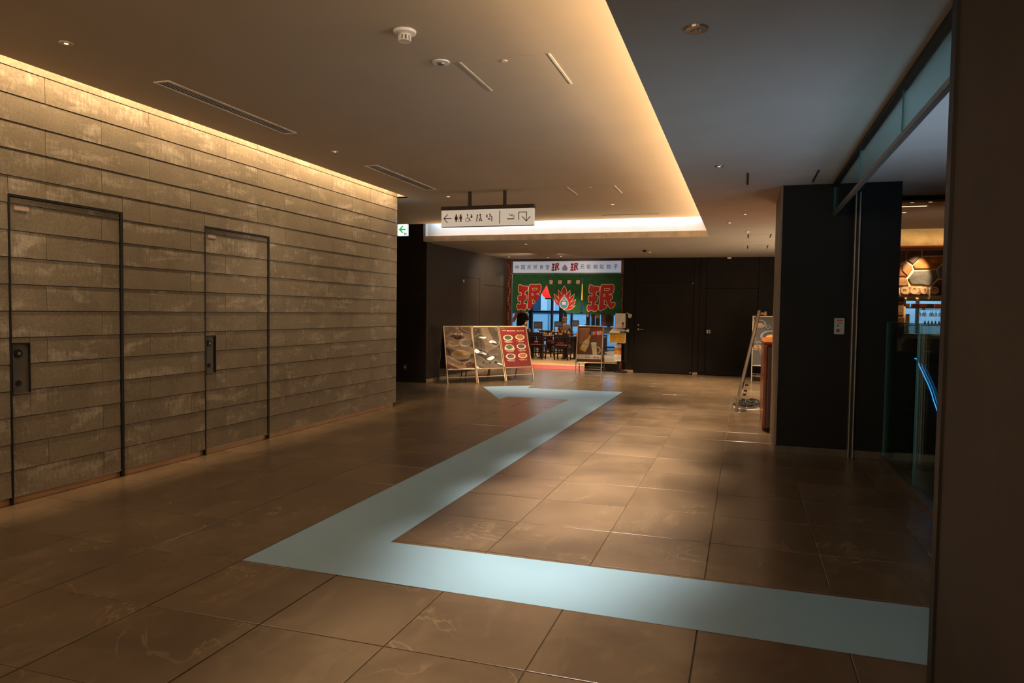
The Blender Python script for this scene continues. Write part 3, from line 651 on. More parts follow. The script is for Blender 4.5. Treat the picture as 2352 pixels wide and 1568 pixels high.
def board(name, label, loc, rz, w_, h, zb_, lean, back, art, film=None, group=None, fw=0.028):
    t = thing(name, label, 'sign', loc, rz, group)
    ly = lambda z: lean*z/h
    a = math.atan2(lean, h)
    # front frame around the poster
    f = MB()
    for x in (fw/2, w_-fw/2): f.bar((x, ly(zb_), zb_), (x, ly(h), h), fw, 0.022, None, (1, 0, 0))
    for z in (zb_+fw/2, h-fw/2): f.bar((0, ly(z), z), (w_, ly(z), z), fw, 0.024)
    fr = bev(f.build('frame', M_alu, t), 0.003, 1)
    for x in (0.014, w_-0.014):
        for z in (zb_+0.014, h-0.014): MB().cyl((x, ly(z)-0.016, z), (x, ly(z)+0.012, z), 0.018, 8).build('corner_cap', M_metal, fr)
    # poster sheet and print
    u0, v0 = fw, zb_+fw; pw, ph = w_-2*fw, h-zb_-2*fw; ca, sa = math.cos(a), math.sin(a)
    def Fm(u, v, d): return (u0+u, ly(v0+v*ca)-0.004-d*ca, v0+v*ca+d*sa*0)
    MB().add([Fm(0, 0, 0), Fm(pw, 0, 0), Fm(pw, ph/ca, 0), Fm(0, ph/ca, 0), Fm(0, 0, -0.006), Fm(pw, 0, -0.006), Fm(pw, ph/ca, -0.006), Fm(0, ph/ca, -0.006)],
             [(0, 1, 2, 3), (7, 6, 5, 4), (0, 4, 5, 1), (1, 5, 6, 2), (2, 6, 7, 3), (3, 7, 4, 0)]).build('poster', art[0], t)
    art[1](pw, ph/ca).build('print', Fm, t, 0.0006)
    if film:
        nx, ny = (14, 20); vs = []
        for j in range(ny+1):
            for i in range(nx+1):
                u, v = pw*i/nx, ph/ca*j/ny; vs.append(Fm(u, v, 0.009+(0.004*math.sin(9*u+5*v*3)+0.003*math.sin(v*17+u*4) if film is M_film else 0)))
        MB().add(vs, [(j*(nx+1)+i, j*(nx+1)+i+1, (j+1)*(nx+1)+i+1, (j+1)*(nx+1)+i) for j in range(ny) for i in range(nx)]).build('plastic_film', film, t, True)
    for x in (fw/2, w_-fw/2): bev(MB().bar((x, 0, 0.0), (x, ly(zb_), zb_), fw*0.9, 0.022, None, (1, 0, 0)).build('leg', M_alu, t), 0.002, 1)
    MB().bar((fw, ly(0.13), 0.13), (w_-fw, ly(0.13), 0.13), 0.022, 0.014).build('crossbar', M_alu, t)
    # rear frame
    def by(z): return back-(back-lean)*z/h
    for x in (fw/2, w_-fw/2): MB().bar((x, by(0), 0), (x, by(h-0.02)+0.006, h-0.02), fw*0.8, 0.02, None, (1, 0, 0)).build('leg', M_metal, t)
    MB().bar((fw, by(0.14), 0.14), (w_-fw, by(0.14), 0.14), 0.018, 0.012).build('crossbar', M_metal, t)
    MB().add([(fw, by(zb_)-.004, zb_), (w_-fw, by(zb_)-.004, zb_), (w_-fw, by(h)+.03, h-.03), (fw, by(h)+.03, h-.03)], [(0, 1, 2, 3)]).build('back_panel', M_black, t) if name == 'a_frame_sign' else None
    return t
def rough_text(F, x, y, w_, h, m_, lay=2, n=8):
    for i in range(n): 
        if random.random() < 0.85: F.rect(x-w_/2+w_*i/n, y-h/2*random.uniform(.6, 1), x-w_/2+w_*(i+.72)/n, y+h/2*random.uniform(.6, 1), m_, lay)
def art1(w_, h):
    F = Flat(); F.rect(0, 0, w_, h*0.12, M_pred, 1)
    rough_text(F, w_*.50, h*.895, w_*.16, h*.014, M_pw, 2, 4)
    F.put(min_glyph(h*.05/930, M_pw, None, ground=M_pbrown), w_*.40, h*.835, 1); F.put(min_glyph(h*.05/930, M_pw, None, ground=M_pbrown), w_*.62, h*.835, 1); F.put(flame(h*.04/840, M_pw, None, M_pbrown, False), w_*.51, h*.83, 1)
    rough_text(F, w_*.36, h*.755, w_*.26, h*.018, M_pw, 2, 6)
    F.disc(w_*.30, h*.60, w_*.20, M_plate, 2, h*.075); F.disc(w_*.32, h*.615, w_*.17, M_food[1], 3, h*.055)
    F.disc(w_*.72, h*.62, w_*.24, M_plate, 2, h*.095); F.disc(w_*.72, h*.63, w_*.19, mat('print_rice', (196, 184, 168), .6), 3, h*.065)
    F.disc(w_*.52, h*.33, w_*.36, M_plate, 2, h*.12); F.disc(w_*.55, h*.36, w_*.27, M_gold, 3, h*.075)
    F.text('¥1,080', w_*.78, h*.235, h*.035, M_pw, 4, .01)
    F.text('ビールセット', w_*.56, h*.105, h*.075, M_py, 4, .015, w=w_*.80)
    return F
def art2(w_, h):
    F = Flat(); F.rect(w_*.06, h*.28, w_*.30, h*.97, mat('print_dark_brown', (58, 42, 34), .6), 1)
    F.text('飲み', w_*.17, h*.93, h*.035, M_pw, 3, .01)
    F.vtext('おつまみ割り', w_*.22, h*.86, h*.062, M_py, 3, .0); F.vtext('生ビール', w_*.11, h*.86, h*.055, M_py, 3, .0)
    F.poly([(w_*.36, h*.98), (w_*.62, h*.99), (w_*.78, h*.70), (w_*.72, h*.58), (w_*.86, h*.50), (w_*.55, h*.40), (w_*.42, h*.33), (w_*.40, h*.62)], mat('glare_beige', (214, 186, 150), .6, var=.05), 1)  # cream patch painted in to imitate glare on the film
    F.disc(w_*.84, h*.60, w_*.16, M_plate, 2, h*.09); F.disc(w_*.83, h*.615, w_*.13, M_food[4], 3, h*.065)
    F.vtext('いつでも', w_*.76, h*.95, h*.030, M_pw, 3, .01)
    rough_text(F, w_*.62, h*.31, w_*.5, h*.014, M_pw, 2, 14)
    F.rect(0, 0, w_, h*.22, mat('print_taupe', (168, 146, 124), .6), 1)
    for i, x in enumerate((.28, .52, .75)): F.disc(w_*x, h*.125, w_*.095, M_plate, 2, h*.05); F.disc(w_*x, h*.13, w_*.06, M_food[(3, 4, 0)[i]], 3, h*.033)
    return F
def art3(w_, h):
    F = Flat(); F.disc(w_*.13, h*.965, w_*.07, M_food[2], 2, h*.02)
    rough_text(F, w_*.60, h*.905, w_*.66, h*.022, M_pw, 2, 12); rough_text(F, w_*.17, h*.915, w_*.16, h*.010, M_pw, 2, 5)
    for i in range(6):
        x, y = w_*(.27 if i % 2 == 0 else .73), h*(.73-.235*(i//2)+.012*(i % 2))
        if i == 2: F.poly([(x-w_*.19, y-h*.06), (x+w_*.19, y-h*.07), (x+w_*.17, y+h*.02), (x+w_*.08, y+h*.065), (x-w_*.09, y+h*.065), (x-w_*.17, y+h*.01)], M_plate, 2)
        elif i in (1, 3, 5): F.poly([(x+w_*.185*math.cos(math.radians(a+22.5)), y+h*.072*math.sin(math.radians(a+22.5))) for a in range(0, 360, 45)], M_plate, 2)
        else: F.disc(x, y, w_*.185, M_plate, 2, h*.072)
        F.disc(x, y+h*.004, w_*.135, M_food[i], 3, h*.054)
        rough_text(F, x, y-h*.092, w_*.30, h*.013, M_pw, 2, 9); rough_text(F, x+w_*.02, y-h*.116, w_*.24, h*.011, M_pw, 2, 6)
    return F
def art4(w_, h):
    F = Flat(); F.poly([(w_*.05, h*.95), (w_*.5, h*.98), (w_*.35, h*.55), (w_*.08, h*.5)], mat('print_warm_brown', (146, 92, 60), .6, var=.1), 1)
    def T(pts, cx, cy, a): ca, sa = math.cos(a), math.sin(a); return [(cx+x*ca-y*sa, cy+x*sa+y*ca) for x, y in pts]
    a = -0.42; cx, cy = w_*.34, h*.50
    F.poly(T([(-.13*w_, -.27*h), (.12*w_, -.27*h), (.14*w_, .02*h), (.05*w_, .18*h), (.04*w_, .34*h), (-.04*w_, .34*h), (-.05*w_, .18*h), (-.14*w_, .02*h)], cx, cy, a), M_gold, 2)
    F.poly(T([(-.14*w_, -.28*h), (.13*w_, -.28*h), (.13*w_, -.20*h), (-.14*w_, -.20*h)], cx, cy, a), mat('print_dark_amber', (90, 60, 24), .6), 3)
    F.poly(T([(-.125*w_, -.12*h), (.12*w_, -.12*h), (.13*w_, -.02*h), (-.13*w_, -.02*h)], cx, cy, a), M_bamb, 3)
    F.poly(T([(-.13*w_, .02*h), (.13*w_, .02*h), (.08*w_, .13*h), (-.08*w_, .13*h)], cx, cy, a), M_bamb, 3)
    F.poly(T([(-.04*w_, .28*h), (.04*w_, .28*h), (.04*w_, .35*h), (-.04*w_, .35*h)], cx, cy, a), MATS['print_dark_brown'], 3)
    F.poly([(w_*.56, h*.50), (w_*.78, h*.50), (w_*.82, h*.22), (w_*.66, h*.18)], M_bamb, 3); F.disc(w_*.67, h*.53, w_*.12, M_plate, 4, h*.035)
    F.disc(w_*.82, h*.34, w_*.14, M_plate, 3, h*.10, a0=-80, a1=100, rin=w_*.11, ryin=h*.082)
    F.disc(w_*.78, h*.82, w_*.20, M_rd, 4, h*.13); F.text('半額', w_*.76, h*.82, h*.115, M_pw, 6, .0, w=w_*.44, rot=.12)
    F.rect(0, h*.09, w_*.98, h*.21, M_pw, 5); F.text('¥590', w_*.44, h*.135, h*.05, M_pk, 7, .01, w=w_*.2); F.text('→', w_*.61, h*.135, h*.03, M_pk, 7, .03); F.text('¥295', w_*.80, h*.135, h*.055, M_rd, 7, .02, w=w_*.25)
    rough_text(F, w_*.3, h*.19, w_*.5, h*.015, M_pk, 7, 12); rough_text(F, w_*.18, h*.135, w_*.28, h*.022, M_rd, 7, 6)
    return F
FT = [(-5.765, 13.60), (-5.265, 14.05), (-4.84, 14.65), (-4.39, 15.30)]
arts = [((M_pbrown, art1), M_film, 'a-frame board with a brown poster of rice bowls and yellow lettering under wavy film'),
        ((M_pgrey, art2), M_film, 'a-frame board with a grey brown poster, yellow vertical lettering and three small dishes'),
        ((M_pred, art3), M_film2, 'a-frame board with a dark red menu poster showing six plates')]
for k in range(3):
    a, b = Vector(FT[k]), Vector(FT[k+1]); d = b-a; L_ = d.length-0.008
    board('a_frame_sign', arts[k][2], (a.x, a.y, 0), math.atan2(d.y, d.x), L_, 1.19, 0.275, 0.32, 0.68, arts[k][0], arts[k][1])
board('a_frame_sign', 'a-frame board with a bottle and mug poster and a red half price disc', (-3.905, 17.18, 0), math.radians(4), 0.655, 1.19, 0.27, 0.28, 0.66, (M_pbrown, art4), M_film2)
def art5(w_, h):
    F = Flat()
    for x, y, r in ((.16, .86, .20), (.50, .60, .30), (.12, .40, .22), (.72, .25, .25)):
        F.disc(w_*x, h*y, w_*r, mat('print_grey_bowl', (120, 120, 124), .6), 1, h*r*.42); F.disc(w_*x, h*y, w_*r*.78, mat('print_charcoal', (58, 54, 54), .6), 2, h*r*.33)
        F.disc(w_*(x+.02), h*(y-.02), w_*r*.55, M_food[1] if r < .3 else M_gold, 3, h*r*.20)
    F.disc(w_*.42, h*.80, w_*.07, MATS['print_grey_bowl'], 1, h*.035); F.disc(w_*.42, h*.80, w_*.05, MATS['print_charcoal'], 2, h*.025)
    F.stroke([(w_*.6, h*.92), (w_*.75, h*.86), (w_*.9, h*.95)], w_*.03, M_food[1], 2)
    return F
# leaning board seen edge-on and the food poster behind it
t5 = board('a_frame_sign', 'a-frame board with a dark poster of grilled dishes behind the wooden counter', (0.185, 17.1, 0), 0.0, 0.80, 1.49, 0.35, 0.14, 0.55, (mat('poster_charcoal', (64, 60, 60), .6), art5), M_film2)
ez = thing('easel_stand', 'aluminium a-frame easel seen edge-on beside the wooden counter', 'easel', (-0.09, 12.30, 0), math.radians(-90))
def ezb(a, b, w_, t_, n, m_=mat('easel_grey', (128, 114, 98), .45, .5), p=None): return bev(MB().bar(a, b, w_, t_, None, (1, 0, 0)).build(n, m_, p or ez), .002, 1)
for x in (0.0, 0.62): ezb((x, 0, 0), (x, 0.315, 1.58), .034, .085, 'leg'); ezb((x, 0.70, 0), (x, 0.255, 1.16), .026, .03, 'leg', M_metal)
MB().bar((0, .035, .16), (.62, .035, .16), .03, .03).build('crossbar', M_alu, ez); MB().bar((0, .31, 1.52), (.62, .31, 1.52), .04, .03).build('top_bar', M_alu, ez)
MB().add([(0.02, .085, .36), (.60, .085, .36), (.60, .305, 1.5), (.02, .305, 1.5), (0.02, .105, .36), (.60, .105, .36), (.60, .325, 1.5), (.02, .325, 1.5)], [(0, 1, 2, 3), (7, 6, 5, 4), (0, 4, 5, 1), (1, 5, 6, 2), (2, 6, 7, 3), (3, 7, 4, 0)]).build('back_panel', mat('board_back_grey', (120, 112, 100), .5), ez)
for z in (.19, .27, .33, .42): MB().box(.60, .66, .05+z*.2, .10+z*.2, z-.012, z+.012).build('clamp', M_black, ez)
MB().cyl((.62, .33, 1.53), (.62, .40, 1.52), .018, 8, M_metal).box(.60, .64, .385, .42, 1.50, 1.56, M_metal).build('hinge', None, ez); MB().cyl((.0, .30, 1.50), (.0, .26, 1.50), .015, 8).build('corner_knob', M_black, ez)

# ------------------------------------------------------------------ blue route arrow, a digital overlay built as a sheet on the floor
M_arrow = mat('overlay_blue', (148, 184, 206), 0.42, var=0.015, scale=1.5)
ap = [(-2.804, 3.525), (0.90, 3.43), (1.15, 4.165), (-2.137, 4.135), (-0.0, 0.0)]
AP = [(-2.804, 3.528), (1.05, 3.448), (1.20, 4.152), (-2.137, 4.135), (-2.169, 13.674), (-4.028, 13.563), (-4.091, 14.087), (-4.907, 13.414), (-3.945, 11.595), (-3.941, 12.011), (-2.836, 12.034)]
F = Flat().poly(AP, M_arrow, 1)
N_ = M_arrow.node_tree; P_ = N_.nodes['Principled BSDF']; P_.inputs['Alpha'].default_value = 0.80; P_.inputs['Specular IOR Level'].default_value = 0.35
ar = F.build('route_arrow', lambda u, v, w_: (u, v, 0.0016+w_*0.2)); tag(ar, 'large translucent pale blue bent arrow of a digital overlay, built flat on the floor tiles', 'overlay')

# ------------------------------------------------------------------ hanging direction sign
M_sl = mat('sign_face_lit', (214, 205, 192), 0.5, var=0.01, emit=(215, 200, 180), estr=0.42); M_sb = mat('sign_brown_print', (104, 40, 18), 0.6)
ds = thing('direction_sign', 'long white hanging sign with brown arrows and restroom pictograms', 'sign', (-3.63, 9.86, ZH))
SY = 9.86; x0, x1, z0, z1 = -4.285, -2.872, 2.735, 2.975
pin(bev(MB().box(x0, x1, SY-.035, SY+.035, z0, z1).build('sign_box', M_sl, ds), .003))
pin(MB().box(x0-.004, x1+.004, SY-.045, SY+.045, z1, z1+.055).build('top_rail', mat('sign_rail_brown', (64, 48, 34), .5, .2), ds))
pin(MB().box(x0, x1, SY-.037, SY+.037, z0-.004, z0).build('bottom_edge', mat('sign_edge_bronze', (120, 92, 60), .5, .2), ds))
for x in (-3.848, -3.312): pin(bev(MB().box(x-.022, x+.022, SY-.022, SY+.022, z1+.055, ZH).build('post', MATS['sign_rail_brown'], ds), .003))
U = (x1-x0)/1238.0                     # metres per zoomed pixel across the face
SF = lambda u, v, w_: (x0+u, SY-.0353-w_, z0+v)
def s_(x, y): return ((x-684)*U, (z1-z0)*0.5-(y-(612-(x-1300)*0.03))*U)
def spart(F, n='pictogram'): pin(F.build(n, SF, ds))
def SP(*pts): return [s_(*p) for p in pts]
spart(Flat().stroke(SP((822, 626), (722, 628)), 10.0*U, M_sb).stroke(SP((770, 578), (720, 628), (768, 678)), 10.0*U, M_sb), 'arrow')
spart(Flat().disc(*s_(892, 584), 11.2*U, M_sb).poly(SP((880, 597), (904, 597), (910, 645), (874, 645)), M_sb).stroke(SP((886, 645), (886, 668)), 8.8*U, M_sb).stroke(SP((897, 645), (897, 668)), 8.8*U, M_sb).stroke(SP((878, 602), (874, 632)), 6.2*U, M_sb).stroke(SP((905, 602), (909, 632)), 6.2*U, M_sb), 'woman_pictogram')
spart(Flat().stroke(SP((921, 580), (921, 668)), 3.8*U, M_sb), 'divider')
spart(Flat().disc(*s_(953, 584), 11.2*U, M_sb).poly(SP((940, 597), (968, 597), (964, 640), (943, 640)), M_sb).stroke(SP((948, 640), (948, 666)), 10.0*U, M_sb).stroke(SP((960, 640), (960, 666)), 10.0*U, M_sb).stroke(SP((938, 602), (937, 632)), 6.2*U, M_sb).stroke(SP((970, 602), (969, 632)), 6.2*U, M_sb), 'man_pictogram')
spart(Flat().disc(*s_(1046, 580), 10.0*U, M_sb).stroke(SP((1046, 592), (1048, 622), (1072, 622), (1080, 650), (1092, 650)), 7.5*U, M_sb).disc(*s_(1046, 640), 27*U, M_sb, 1, rin=21*U), 'wheelchair_pictogram')
spart(Flat().disc(*s_(1100, 580), 8.8*U, M_sb).poly(SP((1088, 590), (1114, 590), (1112, 616), (1090, 616)), M_sb), 'ostomate_pictogram')
spart(Flat().disc(*s_(1183, 584), 10.0*U, M_sb).stroke(SP((1176, 596), (1172, 660)), 11.2*U, M_sb).stroke(SP((1178, 600), (1192, 616)), 6.2*U, M_sb).disc(*s_(1220, 576), 11.2*U, M_sb).stroke(SP((1218, 590), (1228, 626), (1210, 630), (1208, 656)), 11.2*U, M_sb).poly(SP((1224, 636), (1246, 636), (1246, 656), (1224, 656)), M_sb), 'child_toilet_pictogram')
spart(Flat().poly(SP((1302, 580), (1310, 568), (1318, 580), (1318, 612), (1302, 612)), M_sb).disc(*s_(1350, 572), 10.0*U, M_sb).stroke(SP((1352, 584), (1378, 606), (1374, 654)), 11.2*U, M_sb).stroke(SP((1352, 588), (1342, 608)), 6.2*U, M_sb).rect(s_(1322, 0)[0], s_(1338, 636)[1], s_(1358, 0)[0], s_(1338, 622)[1], M_sb), 'baby_care_pictogram')
spart(Flat().stroke(SP((1482, 528), (1482, 684)), 10.0*U, M_sb), 'divider')
spart(Flat().stroke(SP((1582, 628), (1668, 626)), 11.2*U, M_sb).stroke(SP((1608, 558), (1612, 580), (1634, 588), (1648, 572), (1640, 564)), 6.2*U, M_sb).stroke(SP((1636, 578), (1654, 590), (1672, 586), (1670, 616)), 6.2*U, M_sb), 'smoking_pictogram')
spart(Flat().stroke(SP((1732, 636), (1732, 542), (1832, 540), (1832, 650)), 10.0*U, M_sb).stroke(SP((1780, 600), (1831, 652), (1880, 596)), 10.0*U, M_sb), 'u_turn_arrow')
# exit direction sign on the end of the stone wall
es = thing('exit_sign', 'small square lit sign with a green left arrow at the end of the stone wall', 'sign', (-5.05, 10.23, 2.74))
ex0, ex1, ez0, ez1 = -5.205, -5.028, 2.662, 2.842
pin(bev(MB().box(ex0, ex1, 10.22, 10.26, ez0, ez1).build('sign_box', mat('exit_sign_lit', (214, 226, 230), .4, emit=(190, 215, 225), estr=.55), es), .003))
EF = lambda u, v, w_: (ex0+u, 10.2195-w_, ez0+v)
M_gn = mat('exit_green', (10, 150, 96), .5, emit=(8, 140, 90), estr=.35)
pin(Flat().poly([(.025, .098), (.082, .155), (.110, .155), (.070, .112), (.145, .112), (.145, .088), (.070, .088), (.112, .045), (.084, .045)], M_gn, 1).build('arrow', EF, es))
pin(Flat().rect(.122, .014, .134, .05, mat('exit_blue', (20, 130, 180), .5), 1).rect(.148, .014, .160, .05, MATS['exit_blue'], 1).rect(.130, .028, .152, .038, MATS['exit_blue'], 1).build('small_figures', EF, es))
pin(MB().box(-5.26, -5.203, 10.149, 10.245, 2.70, 2.80).build('bracket', M_metal, es))
L = bpy.data.lights.new('exit_sign_glow', 'POINT'); L.energy = 0.5; L.color = (.4, .75, 1.0); L.shadow_soft_size = .05; o = bpy.data.objects.new('exit_sign_glow', L); C.objects.link(o); o.location = (-5.11, 10.30, 2.90)

# ------------------------------------------------------------------ ceiling fittings
def line_vent(x0, x1, y0, y1, label):
    t = thing('linear_vent', label, 'vent', ((x0+x1)/2, (y0+y1)/2, ZH)); z = ZH
    f = .014
    pin(MB().box(x0, x0+f, y0, y1, z-.010, z).box(x1-f, x1, y0, y1, z-.010, z).box(x0+f, x1-f, y0, y0+f, z-.010, z).box(x0+f, x1-f, y1-f, y1, z-.010, z).build('frame', M_v, t))
    pin(MB().box(x0+f, x1-f, y0+f, y1-f, z-.0005, z+.001).build('dark_slot', M_darkgap, t))
    for k in range(1, 4): x = x0+f+(x1-x0-2*f)*k/4; pin(MB().box(x-.0035, x+.0035, y0+f, y1-f, z-.004, z-.001).build('slat', M_v, t))
M_v = mat('vent_paint_lit', (226, 208, 184), .6)  # paint lightened to imitate cove light caught by the edges
line_vent(-4.40, -4.255, 4.51, 6.18, 'longer slotted linear air vent in the ceiling near the stone wall')
line_vent(-4.41, -4.24, 7.79, 9.54, 'slotted linear air vent farther along, close to the hanging sign')
def hatch(x0, x1, y0, y1, z, label, strips=True):
    t = thing('ceiling_hatch', label, 'access panel', ((x0+x1)/2, (y0+y1)/2, z)); g = .004
    pin(MB().box(x0+.02, x1-.02, y0+g, y1-g, z-.0025, z-.0005).build('hatch_panel', M_ceil if z > 3 else M_ceil2, t))
    for a, b in ((x0, x0+.016), (x1-.016, x1)): pin(MB().box(a, b, y0, y1, z-.007, z).build('edge_strip', M_v if strips else M_darkgap, t))
    if strips: pin(MB().cyl(((x0+x1)/2-.01, y0+.05, z-.009), ((x0+x1)/2-.01, y0+.05, z), .022, 10).build('latch', M_v, t))
hatch(-1.944, -1.287, 4.74, 5.40, ZH, 'square ceiling access hatch nearest the camera, with bright edge strips')
hatch(-2.39, -1.72, 9.80, 10.44, ZH, 'square ceiling access hatch right of the hanging direction sign')
hatch(-0.008, 0.66, 7.56, 8.21, ZL, 'access hatch in the low ceiling just in front of the black column', False)
hatch(0.03, 0.42, 13.3, 13.85, ZL, 'narrow access hatch in the low ceiling behind the black column', False)
hatch(0.03, 0.43, 15.4, 16.05, ZL, 'last access hatch in the low ceiling before the far wall', False)
def fitting(name, label, cat, x, y, z, prof, extra=None, m=M_white):
    t = thing(name, label, cat, (x, y, z)); MB().lathe(prof, 20).build('housing', m, t, False)
    if extra: extra(t)
    return t
def det(t): 
    for k in range(10): a = k*math.tau/10; MB().box(.034, .040, -.005, .005, -.062, -.030, None, Matrix.Rotation(a, 4, 'Z')).build('cage_rib', M_white, t)
    MB().lathe([(.040, -.064), (.040, -.060), (.03, -.060)], 16).build('sensor_cap', M_v, t)
fitting('smoke_detector', 'round white smoke detector hanging under the raised ceiling', 'smoke detector', -2.062, 4.13, ZH, [(.032, -.030), (.040, -.022), (.070, -.016), (.072, 0), (.0, 0)][::-1], det)
def eye(t):
    MB().lathe([(.024, -.020), (.028, -.012), (.028, -.006)], 14).build('lamp_eye', M_metal, t)
fitting('sprinkler_head', 'round white fitting between the smoke detector and the hatch', 'sprinkler', -2.064, 4.70, ZH, [(.0, 0), (.062, 0), (.060, -.009), (.0, -.011)], eye)
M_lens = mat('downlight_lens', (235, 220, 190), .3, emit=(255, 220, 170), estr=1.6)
def lens(r): return lambda t: MB().lathe([(r, -.0045), (r*.9, -.006)], 14).build('lens', M_lens, t)
DL = [(-4.33, 3.70, ZH, 'small round ceiling fitting above the nearer stone door'), (-4.343, 7.02, ZH, 'small round fitting between the two linear vents'), (-4.328, 10.18, ZH, 'small recessed light just left of the hanging sign'),
      (-2.046, 11.50, ZH, 'recessed light in front of the white cove strip'), (-.262, 7.16, ZL, 'dark recessed fitting in the low ceiling, second from the camera'), (-.245, 11.54, ZL, 'recessed fitting in the low ceiling near the corner of the cove'),
      (-.02, 10.60, ZL, 'recessed light in the low ceiling left of the black column'), (.03, 12.85, ZL, 'recessed light before the narrow hatch in the low ceiling'), (-2.09, 16.7, ZL, 'recessed light in the low ceiling before the dark far wall'),
      (-4.34, 14.33, ZL, 'recessed light in the low ceiling left of the cove corner'), (-4.40, 17.56, ZL, 'recessed light in front of the white header sign'), (-4.83, 17.93, ZL, 'tiny light close to the header sign top edge'), (-5.78, 17.6, ZL, 'tiny bright spot lamp beside the dark door wall')]
for x, y, z, lab in DL:
    r = .045 if y < 12 else .05
    fitting('recessed_downlight', lab, 'ceiling light', x, y, z, [(.0, 0), (r, 0), (r*.96, -.004), (r*.7, -.004), (.0, -.004)], lens(r*.45 if y > 8 else r*.3), M_metal if z < 3 else M_v)['group'] = 'recessed ceiling lights'
fitting('sprinkler_head', 'dark round sensor in the bluish low ceiling, nearest the camera', 'sprinkler', -.26, 3.706, ZL, [(.0, 0), (.058, 0), (.056, -.010), (.02, -.014), (.0, -.014)], eye, M_metal)
fitting('sprinkler_head', 'small dark knob under the low ceiling before the far wall', 'sprinkler', -2.13, 16.1, ZL, [(.0, 0), (.05, 0), (.045, -.03), (.02, -.05), (.0, -.05)], None, M_black)
tag(MB().box(-2.45, -1.45, 12.72, 12.745, ZH-.003, ZH+.001).build('slot_vent', M_darkgap), 'thin dark slot in the raised ceiling just before the white cove strip', 'vent')

# ------------------------------------------------------------------ things round the columns
fp = thing('control_plate', 'small steel control plate with a red stripe and red button on the black column', 'switch', (.97, 8.38, 1.395))
pin(bev(MB().box(.921, 1.021, 8.370, 8.38, 1.311, 1.482).build('plate', mat('plate_steel_grey', (150, 160, 156), .5, .2), fp), .002))
pin(MB().box(.944, 1.005, 8.367, 8.371, 1.452, 1.466).build('warning_stripe', mat('stripe_red', (190, 50, 30), .5), fp)); pin(MB().box(.944, .998, 8.367, 8.371, 1.418, 1.440).build('text_label', mat('label_grey', (130, 134, 140), .6), fp))
pin(MB().cyl((.957, 8.371, 1.350), (.957, 8.358, 1.350), .019, 16).build('push_button', mat('button_red', (150, 16, 24), .35), fp)); pin(MB().cyl((.955, 8.371, 1.402), (.955, 8.364, 1.402), .009, 12).build('key_switch', M_black, fp)); pin(MB().cyl((.990, 8.371, 1.362), (.990, 8.366, 1.362), .004, 8).build('screw', M_black, fp))
# wooden reception counter
M_wd = mat('counter_redwood', (150, 74, 34), 0.35, var=.15, scale=5, coat=.3); M_wd2 = mat('counter_dark_red', (70, 22, 10), .4, var=.1, coat=.2)
ct = thing('reception_counter', 'dark red wooden counter with a glossy orange top behind the black column', 'counter', (.6, 10.7, 0))
pin(bev(MB().box(.262, .95, 9.86, 11.5, .03, 1.135).build('body', M_wd, ct), .02, 3)); pin(bev(MB().box(.292, .95, 9.82, 9.90, 0.02, 1.115).build('end_panel', M_wd2, ct), .03, 4))
pin(bev(MB().box(.245, .97, 9.80, 11.54, 1.135, 1.168).build('worktop', mat('counter_top_amber', (196, 104, 40), .18, var=.1, coat=.5), ct), .012, 3)); pin(MB().box(.30, .93, 9.88, 11.48, 0, .03).build('plinth', M_black, ct))
pin(MB().box(.2600, .2625, 9.9, 11.5, .735, .742).build('groove_or_reflection', M_wd2, ct))
# coiled black cable
pts = []
for k in range(150):
    a = k*.42; r = .13+.05*math.sin(k*.37)+.03*math.sin(k*1.7); pts.append((.10+r*1.15*math.cos(a), 12.62+r*2.3*math.sin(a), .010+.0004*k*(1+.5*math.sin(k*.9))))
tag(MB().tube(pts, .006, 5).build('cable_coil', M_black), 'tangled coil of black cable on the floor by the wooden counter', 'cable')
tag(MB().tube([(.10+.27*math.cos(k*.25), 12.55+.62*math.sin(k*.25), .007) for k in range(15, 27)], .007, 6).build('white_cable', M_white), 'loop of white cable on the floor around the black cable', 'cable')
# blue streak, a glowing tube added to imitate a reflection in the glass
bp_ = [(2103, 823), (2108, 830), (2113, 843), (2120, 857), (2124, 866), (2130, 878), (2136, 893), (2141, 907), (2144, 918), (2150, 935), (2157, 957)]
def back(pxx, pyy, Y): # photograph pixel on the plane y = Y, measured once to place this streak
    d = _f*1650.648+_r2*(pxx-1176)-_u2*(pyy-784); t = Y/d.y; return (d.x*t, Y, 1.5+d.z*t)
streak = [(1.709, 8.425, 1.073), (1.721, 8.425, 1.074), (1.739, 8.425, 1.042), (1.761, 8.425, 0.984), (1.791, 8.425, 0.921), (1.808, 8.425, 0.881), (1.834, 8.425, 0.828), (1.861, 8.425, 0.761), (1.883, 8.425, 0.698), (1.896, 8.425, 0.649), (1.923, 8.425, 0.573), (1.954, 8.425, 0.475)]
tag(MB().tube(streak, .005, 8).build('blue_reflection', mat('reflection_blue', (60, 160, 230), .4, emit=(70, 170, 255), estr=3.0)), 'thin glowing blue light rope imitating a reflection on the low black wall', 'light rope')
# socket on the corridor wall
so = thing('power_socket', 'small wall socket low on the dark corridor wall', 'socket', (-6.75, 13.645, .31)); pin(bev(MB().box(-6.79, -6.71, 13.650, 13.662, .25, .37).build('cover_plate', mat('socket_brown_grey', (110, 96, 80), .5), so), .003)); pin(MB().box(-6.765, -6.735, 13.646, 13.651, .285, .335).build('outlet', M_white, so))

